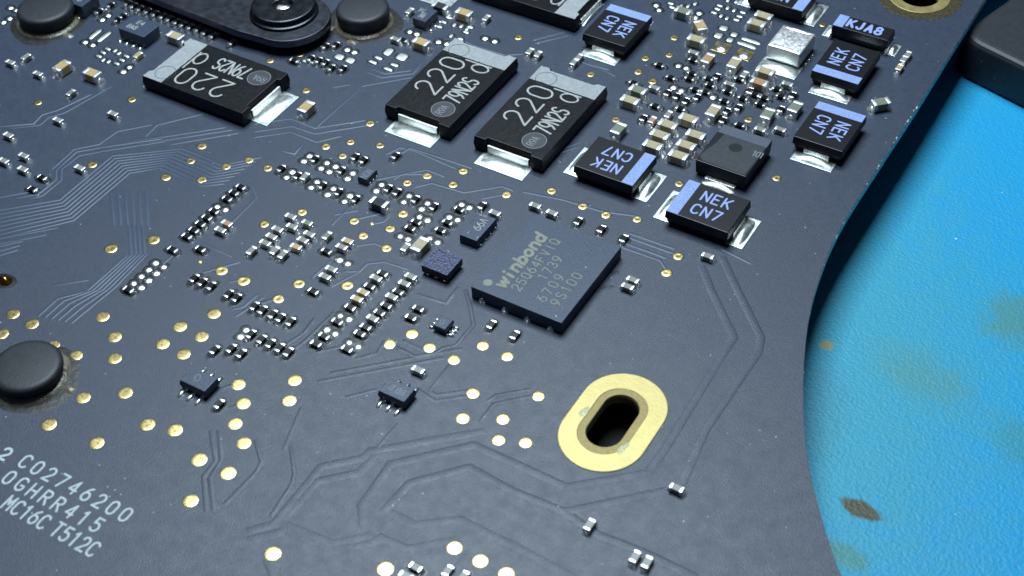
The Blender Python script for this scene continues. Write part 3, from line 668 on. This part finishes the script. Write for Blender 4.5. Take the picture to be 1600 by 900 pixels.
# V99 eight-lead package
def small_ic(name, cx, cy, w_, h_, H, mat, label, texts=(), leads=(), z0=.06, i1=.03, cat='chip', lead_r=(.10, .07, .14), tmat=None):
    root = empty(name, (cx, cy, 0)); prop(root, label, cat)
    cb = chip_body('c', -w_ / 2, w_ / 2, -h_ / 2, h_ / 2, H, mat, z0, .02, 0, i1, root=root)
    for (lx, ly, ax) in leads:
        a, b, hh = lead_r
        if ax == 'y': a, b = b, a
        V, Fc = mound_geo(a, b, hh, n=2.6, p=2, seg=14, rings=4, cx=lx, cy=ly, z=0)
        ob('lead', mk('lead', V, Fc, True), M['solder'], root)
    if texts: marking(cb, tmat or M['laser_dim'], *texts)
    return root
r8 = [(s * .58, -.72 + .48 * i, 'x') for s in (-1, 1) for i in range(4)]
small_ic('logic_chip', -2.11, 4.02, 1.06, 1.95, .52, M['epoxy_grain'], 'small rectangular chip lettered V99 at the corner of the memory chip',
         ((('V99', .16 - .36, .62, -HP, .42, .05), dict(z=.528, adv=.85, xs=.9)), (('-', -.35, -.55, -HP, .3, .04), dict(z=.528)), (('-', .25, -.62, -HP, .3, .04), dict(z=.528)), (('=', -.22, .90, -HP, .26, .03), dict(z=.528)), (('o', -.42, .86, -HP, .16, .03), dict(z=.528))), r8, tmat=M['laser'])
# speckled bare die
root = empty('bare_die_chip', (-2.28, .91, 0)); prop(root, 'small square chip with a glittering speckled bluish top beside the memory chip', 'chip')
ob('body', box_mesh('body', -.75, .75, -.70, .70, .16, .54, .0), M['epoxy_fine'], root)
ob('die_face', box_mesh('die_face', -.75, .75, -.70, .70, .541, .60, .0), M['die'], root)
for i in range(3):
    for j in range(3):
        V, Fc = mound_geo(.15, .15, .17, seg=12, rings=4, cx=-.5 + .5 * i, cy=-.48 + .48 * j); ob('solder_ball', mk('solder_ball', V, Fc, True), M['tin'], root)
# small lettered square in the resistor rows
small_ic('tiny_lettered_chip', -9.53, 4.84, .62, 1.0, .40, M['epoxy_grain'], 'tiny dark chip with three pale letters set among the solder-dot rows',
         ((('NSN', .2, -.40, HP, .40, .045), dict(z=.408, adv=.80, xs=.75)),), [(s * .36, -.30 + .6 * i, 'x') for s in (-1, 1) for i in range(2)] + [(.36, 0, 'x')], tmat=M['laser_dim'])
# gull-wing six-lead parts
def sot(cx, cy, w_, h_, label, axis, texts, H=.55, faint=True, n=3):
    root = empty('six_lead_chip', (cx, cy, 0)); prop(root, label, 'chip', 'six-lead chips near the lower gold pads')
    bm = bmesh.new(); add_prism(bm, rect(-w_ / 2, w_ / 2, -h_ / 2, h_ / 2), .08, .30, .04, 0); add_prism(bm, rect(-w_ / 2, w_ / 2, -h_ / 2, h_ / 2), .301, H, 0, .06)
    bmesh.ops.recalc_face_normals(bm, faces=bm.faces); bevel_all(bm, .03, 2); cb = ob('body', bm_mesh(bm, 'body'), M['epoxy_grain'], root)
    for s in (-1, 1):
        for i in range(n):
            t = -.5 + .5 * i
            if axis == 'y': lx, ly = t * (w_ / 1.55), s * (h_ / 2 + .20); a, b = .125, .30
            else: lx, ly = s * (w_ / 2 + .16), t * (h_ / 1.55); a, b = .2, .105
            V, Fc = mound_geo(a, b, .11, n=2.6, seg=14, rings=4, cx=lx, cy=ly); ob('lead', mk('lead', V, Fc, True), M['solder'], root)
    if texts: marking(cb, M['laser_dim'], *texts)
    return root
sot(-7.86, -11.03, 1.55, 1.05, 'six-lead chip whose grey top blends with the board, level with the big rubber bumper', 'y', (((('0', -.1, -.2, .5, .4, .04), dict(z=.556))),))
sot(.45, -7.1, 1.5, 1.0, 'six-lead chip with a shiny top standing alone in the lower middle', 'y', ((('D', -.35, -.15, 0, .3, .04), dict(z=.556)), (('88', .0, -.18, 0, .32, .05), dict(z=.556))))
sot(-.09, -2.39, .75, .82, 'smallest six-lead chip just below the corner of the memory chip', 'x', ((('0', -.1, -.18, .3, .3, .035), dict(z=.408)),), H=.40)
# chips at the top of the picture
def gull4(cx, cy, w_, h_, H, label, texts, lead_pts):
    root = empty('dark_chip', (cx, cy, 0)); prop(root, label, 'chip')
    cb = chip_body('c', -w_ / 2, w_ / 2, -h_ / 2, h_ / 2, H, M['epoxy_grain'], .06, .03, .03, .03, root=root)
    for (lx, ly, a, b) in lead_pts:
        V, Fc = mound_geo(a, b, .10, n=2.6, seg=14, rings=4, cx=lx, cy=ly); ob('lead', mk('lead', V, Fc, True), M['solder'], root)
    if texts: marking(cb, M['laser'], *texts)
    return root
gull4(-28.9, 8.9, 2.05, 1.4, .80, 'dark square chip with four bright leads among bare pads near the upper rubber bumper', ((('8A8', -.65, -.35, 0, .36, .05), dict(z=.807, adv=.85, xs=.8)), (('E4', -.35, .2, 0, .34, .05), dict(z=.807)),), [(-.85 + .52 * i, s * .84, .12, .22) for i in range(4) for s in (-1, 1)])
gull4(-14.74, 18.35, .98, 1.4, .62, 'small lettered chip with three round solder dots beside the upper middle bumper', ((('387', .10, -.45, HP, .30, .05), dict(z=.627, adv=.85, xs=.8)), (('7E', -.2, .05, HP, .3, .04), dict(z=.627))), [(.75, -.55 + .5 * i, .14, .14) for i in range(3)] + [(-.62, -.4 + .8 * i, .12, .12) for i in range(2)])
X, Y = B(127, 11, .9); gull4(X - .95, Y + .75, 1.9, 1.5, .9, 'dark chip cut off by the top edge behind the corner bumper', ((('48', -.1, -.35, 0, .4, .05), dict(z=.907)),), [(-.6 + .6 * i, -.84, .1, .15) for i in range(3)])
X, Y = B(1186, -6, .5); 
# silver-cased inductor
root = empty('inductor', (5.56, 25.72, 0)); prop(root, 'silver metal-cased inductor block standing on a bright solder land', 'inductor')
bm = bmesh.new(); add_prism(bm, rect(-1.02, 1.02, -1.15, 1.15), .12, 1.06, 0, 0); bmesh.ops.recalc_face_normals(bm, faces=bm.faces); bevel_all(bm, .12, 3)
me = bm_mesh(bm, 'metal_case', True); ob('metal_case', me, M['tin'], root)
for s in (-1, 1): 
    V, Fc = mound_geo(.95, .13, .05, n=4, seg=24, rings=4, cx=0, cy=s * .98, z=1.045); ob('end_ridge', mk('end_ridge', V, Fc, True), M['tin'], root)
ob('land', box_mesh('land', -1.15, 1.2, -2.15, -.9, .004, .05, .02), M['solder_rough'], root)
V, Fc = mound_geo(1.15, .5, .22, n=4, seg=30, rings=6, cx=0, cy=-1.62, z=.04, jit=.02, seed=4); ob('solder_joint', mk('solder_joint', V, Fc, True), M['solder_rough'], root)
for k in range(3): 
    V, Fc = mound_geo(.1, .12, .1, seg=10, rings=3, cx=1.2, cy=-.5 + .5 * k); ob('solder_joint', mk('solder_joint', V, Fc, True), M['solder'], root)

# ------------------------------------------------------------------ the many tiny two-terminal parts
ORD = 'first second third fourth fifth sixth seventh eighth ninth tenth eleventh twelfth thirteenth fourteenth fifteenth sixteenth seventeenth eighteenth nineteenth twentieth'.split()
KINDS = {  # name, category, description, L, W, H, body material, body inset, fillet size
    'r': ('chip_resistor', 'resistor', 'tiny black resistor', .60, .33, .21, 'res'),
    'c': ('ceramic_capacitor', 'capacitor', 'tiny grey capacitor', .64, .345, .31, 'cer_grey'),
    't': ('ceramic_capacitor', 'capacitor', 'tiny tan capacitor', .64, .345, .31, 'cer_tan'),
    'g': ('ceramic_capacitor', 'capacitor', 'tiny olive capacitor', .62, .33, .32, 'cer_green'),
    'p': ('ceramic_capacitor', 'capacitor', 'tiny pinkish capacitor', .64, .345, .31, 'cer_rust'),
    'S': ('ceramic_capacitor', 'capacitor', 'sand-topped block capacitor', 1.05, .60, .52, 'cer_sand'),
    'T': ('ceramic_capacitor', 'capacitor', 'tan block capacitor', 1.02, .62, .55, 'cer_tan'),
    'O': ('ceramic_capacitor', 'capacitor', 'olive block capacitor', 1.0, .60, .52, 'cer_green'),
    'P': ('ceramic_capacitor', 'capacitor', 'rust-topped block capacitor', .98, .56, .50, 'cer_rust'),
    'K': ('ceramic_capacitor', 'capacitor', 'slate block capacitor with bright ends', 1.02, .56, .48, 'cer_dark'),
}
MESH = {}
for k, (nm, cat, de, L, W, H, bmn) in KINDS.items():
    big = k.isupper(); t = .22 if big else (.15 if k == 'r' else .16)
    body = box_mesh(nm, -L / 2 + t * .6, L / 2 - t * .6, -W / 2 + .008, W / 2 - .008, .03, H - .008, .012, seg=1)
    body.materials.append(M[bmn])
    terms = []
    for v in range(2):
        geo = []
        bm = bmesh.new(); add_prism(bm, rect(L / 2 - t, L / 2, -W / 2, W / 2), .02, H); bmesh.ops.recalc_face_normals(bm, faces=bm.faces)
        bevel_all(bm, .035 if big else .03, 2)
        bm.verts.ensure_lookup_table(); bm.verts.index_update()
        geo.append(([tuple(q.co) for q in bm.verts], [tuple(q.index for q in f_.verts) for f_ in bm.faces])); bm.free()
        e = .22 if big else .155
        hh = H * (.55 if big else (.92 if k == 'r' else .6))
        geo.append(mound_geo(e, W * .56, hh, n=2.5, p=1.5 if k != 'r' else 1.9, q=1.0, seg=16, rings=5, cx=L / 2 + (0 if k != 'r' else -.03), jit=.03, seed=v + len(nm)))
        Vv, Ff = join_geo(geo); m_ = mk('terminal', Vv, Ff, True); m_.materials.append(M['solder'] if k == 'r' else M['tin']); terms.append(m_)
    MESH[k] = (body, terms)
ANG = {'u': 0.0, 'v': HP, 'x': math.radians(45), 'y': math.radians(-45)}
tin_variants = {}
def tiny(k, px, py, d, label, group):
    nm, cat, de, L, W, H, bmn = KINDS[k]
    x, y = B(px, py, H); rz = ANG[d] + rnd.uniform(-.035, .035)
    o = ob(nm, MESH[k][0], None, None, (x, y, 0), rz); prop(o, label, cat, group)
    for s in (0, 1):
        c = ob('terminal', MESH[k][1][s], None, o, (0, 0, 0), s * math.pi)
    if k == 'r': halo(x, y, .54, .34, rz)
    else: halo(x, y, L / 2 + .18, W / 2 + .08, rz)
    return o
def row(phrase, group, items):
    """items: 'kind x,y,dir ...' in order; each label counts its kind along the row"""
    its = [t.split(':') for t in items.split()]
    if 'top first' in phrase: its.sort(key=lambda t: float(t[1].split(',')[1]))
    tot = {}; 
    for k, _ in its: tot[KINDS[k][2]] = tot.get(KINDS[k][2], 0) + 1
    cnt = {}
    for k, q in its:
        x, y, d = q.split(','); de = KINDS[k][2]; cnt[de] = cnt.get(de, 0) + 1
        lab = f'{ORD[cnt[de]-1]} {de} {phrase}' if tot[de] > 1 else f'only {de} ' + phrase.replace(', top first', '')
        tiny(k, float(x), float(y), d, lab, group)
row('down the upper dotted row ending at the tiny lettered chip', 'parts of the upper dotted row', 'r:491.1,246.6,v r:532.8,264.2,v r:554.3,243.2,v r:567.5,248.4,v')
row('down the dotted row ending by the slate block capacitor', 'parts of the lower dotted row', 'r:438.7,261.5,v r:464.2,272.5,v c:476,274.6,v r:503,287.8,v r:528.3,298.1,v r:555.1,309.1,v')
row('from the tiny lettered chip towards the memory chip', 'parts of the dotted row beyond the lettered chip', 'r:606,292.3,v r:619.7,298.1,v r:648.7,309.5,v r:677.5,320.9,v r:650.4,345.2,u r:640.9,354.8,u')
row('down the short dotted column by the V99 chip', 'parts of the column by the V99 chip', 'r:753.2,319.8,v r:717.8,325.2,u r:699.3,345.9,u r:688.2,358.1,u c:773.3,331.5,u')
row('alone below the large 220 capacitor solder tab', 'lone tiny parts', 'r:617.7,241.4,v')
row('on the board between the dotted rows', 'lone block capacitors', 'K:592,315,u')
row('squeezed between the speckled chip and the dotted rows', 'block capacitors by the speckled chip', 'S:656,380.6,v c:633.4,385.3,v')
row('in the loose pale cluster facing the speckled chip, top first', 'cluster of pale capacitors', 'c:454.1,337,u c:456,352.7,u g:479.8,347,u c:433.4,357.1,u c:483,364.6,u g:510.6,367.1,v c:423.9,368.4,u c:472.9,374,u t:543,375.5,u c:414.1,378.4,u t:462.2,384.3,u c:533.8,384.7,u c:392.3,390.4,v r:510,391,u c:429,390.4,v c:441.5,396.6,v c:517.5,419.2,u c:507.5,430.8,u r:489.2,453.7,u')
row('down the ladder of parts nearer the pale cluster', 'parts of the first slanting ladder', 'r:597.8,425.8,u c:587.5,433.3,u r:577.3,445.8,u t:567.5,455.3,u t:557.5,465.8,u r:547,479,u r:526.7,501,u r:506,523.8,u r:493.3,535.8,u')
row('down the ladder of parts nearer the memory chip', 'parts of the second slanting ladder', 'c:641.7,430.8,u c:631.7,441.7,u r:622,454.5,u c:611.7,462.5,u r:603.3,475.8,u r:592.7,487.2,u c:582,496.3,u r:571.3,509.5,u r:561.8,519.8,u r:542,543.8,u')
row('of the pair beside the smallest six-lead chip', 'pair beside the smallest chip', 'r:653.5,480.8,u r:641.7,494.7,u')
row('down the slanting ladder below the upside-down 220 capacitor', 'parts of the upper slanting ladder', 'r:375.9,290.8,u r:365,299.6,u r:354.5,309,u r:334,328.4,u r:322.8,338.6,u r:312.4,348.5,u r:302.2,358.3,u r:291.4,367.8,u p:354.2,347.8,u c:343.9,358.2,u')
row('around the eight bare solder dots below the upper ladder', 'parts round the ladder foot', 'r:269.1,388.5,u r:312.5,387.8,u r:200.1,451.1,u')
row('along the resistor stair between gold pads', 'stair of upright resistors', 'r:303,433.2,v r:315.3,439,v r:329.2,445.1,v r:356.8,457.5,v r:369.3,463.5,v r:397.1,476.7,v r:409.5,482.7,v r:425.5,489.3,v r:437.6,494.8,v r:453.6,500.9,v')
row('along the lower stair above a six-lead chip', 'lower stair of upright resistors', 'r:391.4,520.4,v r:408.4,528.5,v r:422,535.1,v r:436.6,541.7,v r:450,548.4,v r:334.6,545,v r:360.8,542.9,v r:376.3,550.6,v')
row('under the corner of the blended six-lead chip', 'lone tiny parts', 'r:341.8,629.9,v')
row('along the memory chip, counted away from V99', 'parts along the memory chip', 'c:836.3,320,u c:862.5,331.3,u r:903.8,343.8,v r:940,356.3,v r:975,371.3,v')
row('on bare board beyond the memory chip, top first', 'pale capacitors beyond the memory chip', 'c:1106,398.8,u c:988.8,436,u c:981,446.5,u')
row('at the lower side of the memory chip by its solder joints', 'parts below the memory chip', 'r:767.8,505.6,v r:804.4,522.2,v')
row('behind the lone shiny six-lead chip', 'lone tiny parts', 'c:653.3,576.7,u')
row('scattered below the gold-rimmed slot, top first', 'scattered parts below the slot', 'c:1057.5,761.3,u c:921.3,818.8,v c:992.5,868.8,v c:1011.3,877.5,v')
row('at the bottom edge among bright gold pads', 'parts at the bottom edge', 'r:649,885.2,u c:634,899,u r:699.5,891,v r:724,900,v')
row('near the upper corner rubber bumper, top first', 'scattered parts near the corner bumper', 'c:40,87.7,v c:15.7,96.2,u T:96,101.5,v T:143,112.5,u c:58.8,113.8,u t:215,85,v g:110,143.8,v c:176,176.3,u c:90,186.3,u c:12.5,210,u')
row('at the board side beside the looping traces, top first', 'parts beside the looping traces', 'c:5,250,u c:36.5,242,u c:35,263,u r:65,276,u r:50,294,u c:124,261,u')
row('down the long row along the steel bracket', 'parts along the steel bracket', 'r:172,6,v r:199,3,v r:208,6.7,v r:218.7,11.3,v r:230.7,15,v r:242,19.2,v r:254,23.3,v r:264.5,27,v r:275.7,31.8,v r:286,36,v r:297.5,39.8,v r:309.5,43.5,v r:320.7,48.3,v r:332.7,53.3,v')
row('in the gap behind the dark four-lead chip', 'parts behind the dark chip', 'r:182.7,28.5,v r:153.5,15.8,v r:191,23,v S:273.3,54.5,u')
row('between the steel bracket and the upside-down 220 capacitor', 'lone tiny parts', 'r:362.7,64.5,v')
row('in the crowd below the upper middle bumper, top first', 'crowd below the bumper', 'r:459.5,93,u r:485,89,v r:497,92,v r:508,95.5,v r:517,104,v r:535,105,v r:508,70,v r:524,68,v c:618,60,u')
row('near the upper middle bumper, top first', 'blocks near the upper bumper', 'T:658,64,u T:725,18,u c:640,16,v r:630,61,u c:760,27,v K:688,8,u')
row('standing beside the upside-down 220 capacitor tab', 'lone block capacitors', 'T:478,165.5,v')
row('of the pair above the banded end of the third 220 capacitor', 'pair above the third capacitor', 'c:828,79,v c:841,83.5,v')
row('of the pair by the solder tab of the lone NEK capacitor', 'pair by the NEK tab', 'c:905,88,v c:897,96,v')
row('beside the upper corner of the dense cluster, top first', 'blocks at the dense cluster rim', 'O:997,139,u S:984.4,154.9,u O:966.4,199.5,v')
row('in the double stack beside the dotted package, top first', 'stack of sand blocks', 'S:1076,183.5,u S:1043.5,193,u S:1087,209,u S:1031,208.9,u S:1072.3,225.2,u S:1020,225.5,u S:1060,241,u')
row('in the dense cluster between sand blocks and pads, top first', 'dense cluster of tiny parts', 'r:1031,100,u r:1048.5,119.5,u r:990.5,128,u c:1022.7,135.7,u r:1043.5,143.4,v r:1057.6,148.4,v r:1024.4,163.9,u c:1044.6,177.4,v r:1005.5,182.8,v p:1019.3,186.1,v r:1083.8,92,u r:1082,113,u r:1078,121,u r:1087,138,u r:1072,156,v r:1064,168,u r:1089.4,150,v')
row('in the dense cluster under the silver inductor, top first', 'dense cluster below the inductor', 'r:1132.7,155.8,u r:1161.6,151.4,u r:1194.9,151.4,u r:1110,131.3,u r:1108,121,u c:1140,130,u r:1188.6,161,u r:1137.8,140.8,u r:1154.3,166.5,v r:1220.9,169,v r:1215,137,u r:1221,149,u r:1103,142,u r:1120,118,v r:1136,172,v r:1172,140,v c:1163.3,115.1,v c:1230.6,130,u c:1188,201,u c:1219.4,201,u r:1156.6,193.4,u r:1130,186,v r:1156,122,u r:1180,146,u r:1239,147,v')
row('among the bare pads and square gold lands, top first', 'blocks among the bare pads', 'O:1067.5,15.7,u T:1094.5,38.5,y S:1088.3,59.6,u c:1083.8,81,u P:1106.4,89.8,v S:1147.5,96.6,v S:1114.5,171.5,v P:1186.7,126.9,u S:1196,109.5,u O:1199.9,176.5,v O:1243,166,v S:1193.4,23,u S:1182.6,34.7,u')
row('standing diagonally near the chipped board edge', 'lone block capacitors', 'O:1377,158,x')
row('of the strip under the gold-ringed hole, top first', 'strip under the gold ring', 'c:1419,84,v c:1413,91,v t:1406,104,v')

# ------------------------------------------------------------------ rubber bumpers on their adhesive
def bumper(px, py, label, rad=1.62, h=1.25, seed=0):
    x, y = B(px, py, h); root = empty('rubber_bumper', (x, y, 0)); prop(root, label, 'bumper', 'round black rubber bumpers')
    prof = [(0, h), (rad * .80, h), (rad * .90, h - .03), (rad * .97, h - .10), (rad, h - .2), (rad * 1.0, .55), (rad * .97, .40), (rad * .9, .1)]
    n = 56; V = [(0, 0, h)]; Fc = []
    for (rr, z) in prof[1:]:
        for i in range(n): V.append((rr * math.cos(2 * math.pi * i / n), rr * math.sin(2 * math.pi * i / n), z))
    for i in range(n): Fc.append((0, 1 + i, 1 + (i + 1) % n))
    for k in range(len(prof) - 2):
        for i in range(n): Fc.append((1 + k * n + i, 1 + (k + 1) * n + i, 1 + (k + 1) * n + (i + 1) % n, 1 + k * n + (i + 1) % n))
    ob('rubber_top', mk('rubber_top', V, Fc, True), M['rubber'], root)
    V, Fc = mound_geo(rad * 1.14, rad * 1.14, .24, p=7, seg=48, rings=6, jit=.012, seed=seed); ob('adhesive_ring', mk('adhesive_ring', V, Fc, True), M['glue'], root)
    V, Fc = mound_geo(rad * 1.42, rad * 1.36, .05, p=5, seg=60, rings=6, jit=.05, seed=seed + 3); ob('adhesive_stain', mk('adhesive_stain', V, Fc, True), M['tar'], root)
    for k in range(2):
        a = random.Random(seed + k).uniform(0, 6.28) if seed else (.15 + k * 3.2)
        V, Fc = mound_geo(.35, .25, .12, n=4, seg=14, rings=3, cx=rad * 1.3 * math.cos(a), cy=rad * 1.3 * math.sin(a), jit=.06, seed=k); ob('adhesive_tag', mk('adhesive_tag', V, Fc, True), M['glue'], root)
bumper(40, 569, 'round black rubber bumper cut by the side of the photo below the gold pads', rad=1.66, h=.88, seed=0)
bumper(69, 9, 'round black rubber bumper in the upper corner with brown glue around it', rad=1.70, h=1.1, seed=21)
bumper(566, 10, 'round black rubber bumper between the steel bracket and the lettered chip', rad=1.60, h=1.15, seed=5)

# ------------------------------------------------------------------ steel bracket with its bolt
root = empty('steel_bracket', (-21.3, 13.6, 0)); prop(root, 'dark steel bracket arm with a rounded end rising above the board', 'bracket')
pl = []
c0 = (-21.3, 13.75); Rr = 2.45
for a in range(-95, 86, 6): pl.append((c0[0] + Rr * math.cos(math.radians(a)), c0[1] + Rr * math.sin(math.radians(a))))
pl += [(-30, 17.0), (-46, 17.2), (-46, 11.9), (-31, 11.45), (-23.2, 11.15)]
pl = [(x + 21.3, y - 13.6) for x, y in pl]
bm = bmesh.new(); add_prism(bm, pl, .55, 1.02); bmesh.ops.recalc_face_normals(bm, faces=bm.faces); bevel_all(bm, .10, 3, 40)
ob('plate', bm_mesh(bm, 'plate'), M['steel'], root)
for (sx, sy) in ((.0, .2), (-12, 1)):
    bm = bmesh.new(); bmesh.ops.create_cone(bm, cap_ends=True, segments=28, radius1=1.1, radius2=1.1, depth=.56, matrix=Matrix.Translation((sx, sy, .28))); ob('standoff', bm_mesh(bm, 'standoff'), M['steel'], root)
X, Y = B(442, 7, 1.55)
root = empty('bolt', (X, Y, 1.02)); prop(root, 'dark round bolt head with a recessed drive clamping the steel bracket', 'bolt')
def lathe(name, prof, n=56):
    V = []; Fc = []
    for (rr, z) in prof:
        for i in range(n): V.append((rr * math.cos(2 * math.pi * i / n), rr * math.sin(2 * math.pi * i / n), z))
    for k in range(len(prof) - 1):
        for i in range(n): Fc.append((k * n + i, k * n + (i + 1) % n, (k + 1) * n + (i + 1) % n, (k + 1) * n + i))
    Fc.append(tuple(reversed(range(n)))); Fc.append(tuple((len(prof) - 1) * n + i for i in range(n)))
    return mk(name, V, Fc, False)
hd = lathe('head', [(2.02, .0), (2.06, .06), (2.02, .16), (1.93, .2), (1.90, .30), (1.90, .50), (1.86, .56), (1.78, .58), (.62, .585), (.56, .56), (.5, .30)])
hd.polygons.foreach_set('use_smooth', [len(p_.vertices) == 4 and False for p_ in hd.polygons])
ob('head', hd, M['bolt'], root)
V, Fc = mound_geo(.45, .3, .10, n=2.2, seg=16, rings=4, cx=.0, cy=0, z=.30, jit=.15, seed=2); ob('drive_socket', mk('drive_socket', V, Fc, True), M['tin'], root)

# amber contact at the side of the photo
X, Y = B(6, 435, .2); root = empty('spring_contact', (X, Y, 0)); prop(root, 'amber copper contact cut off by the side of the photo', 'contact')
V, Fc = mound_geo(.42, .34, .32, n=2.2, seg=24, rings=6, jit=.04, seed=3); ob('dome', mk('dome', V, Fc, True), M['amber'], root)
V, Fc = mound_geo(.62, .5, .03, n=2.2, seg=24, rings=4, jit=.04, seed=4); ob('flux_skirt', mk('flux_skirt', V, Fc, True), M['flux'], root)

# ------------------------------------------------------------------ the black rubber block on the mat
top_z = MAT_Z + 2.6
p1 = Vector(B(1503, 56, top_z)); p2 = Vector(B(1600, 104, top_z)); dv = (p2 - p1).normalized()
ang = math.atan2(dv.y, dv.x)
root = empty('rubber_block', (p1.x, p1.y, MAT_Z), ang); prop(root, 'blurred black rubber block with rounded corners standing on the blue mat', 'block')
def rrect(x0, x1, y0, y1, rad, n=8):
    return arc(x1 - rad, y1 - rad, rad, rad, 0, 90, n) + arc(x0 + rad, y1 - rad, rad, rad, 90, 180, n) + arc(x0 + rad, y0 + rad, rad, rad, 180, 270, n) + arc(x1 - rad, y0 + rad, rad, rad, 270, 360, n)
bm = bmesh.new(); add_prism(bm, rrect(-.6, 16, -.2, 13, 1.6), 0.0, 2.6, 0, .25); bmesh.ops.recalc_face_normals(bm, faces=bm.faces); bevel_all(bm, .5, 4, 40)
ob('block_body', bm_mesh(bm, 'block_body'), M['rubber'], root)
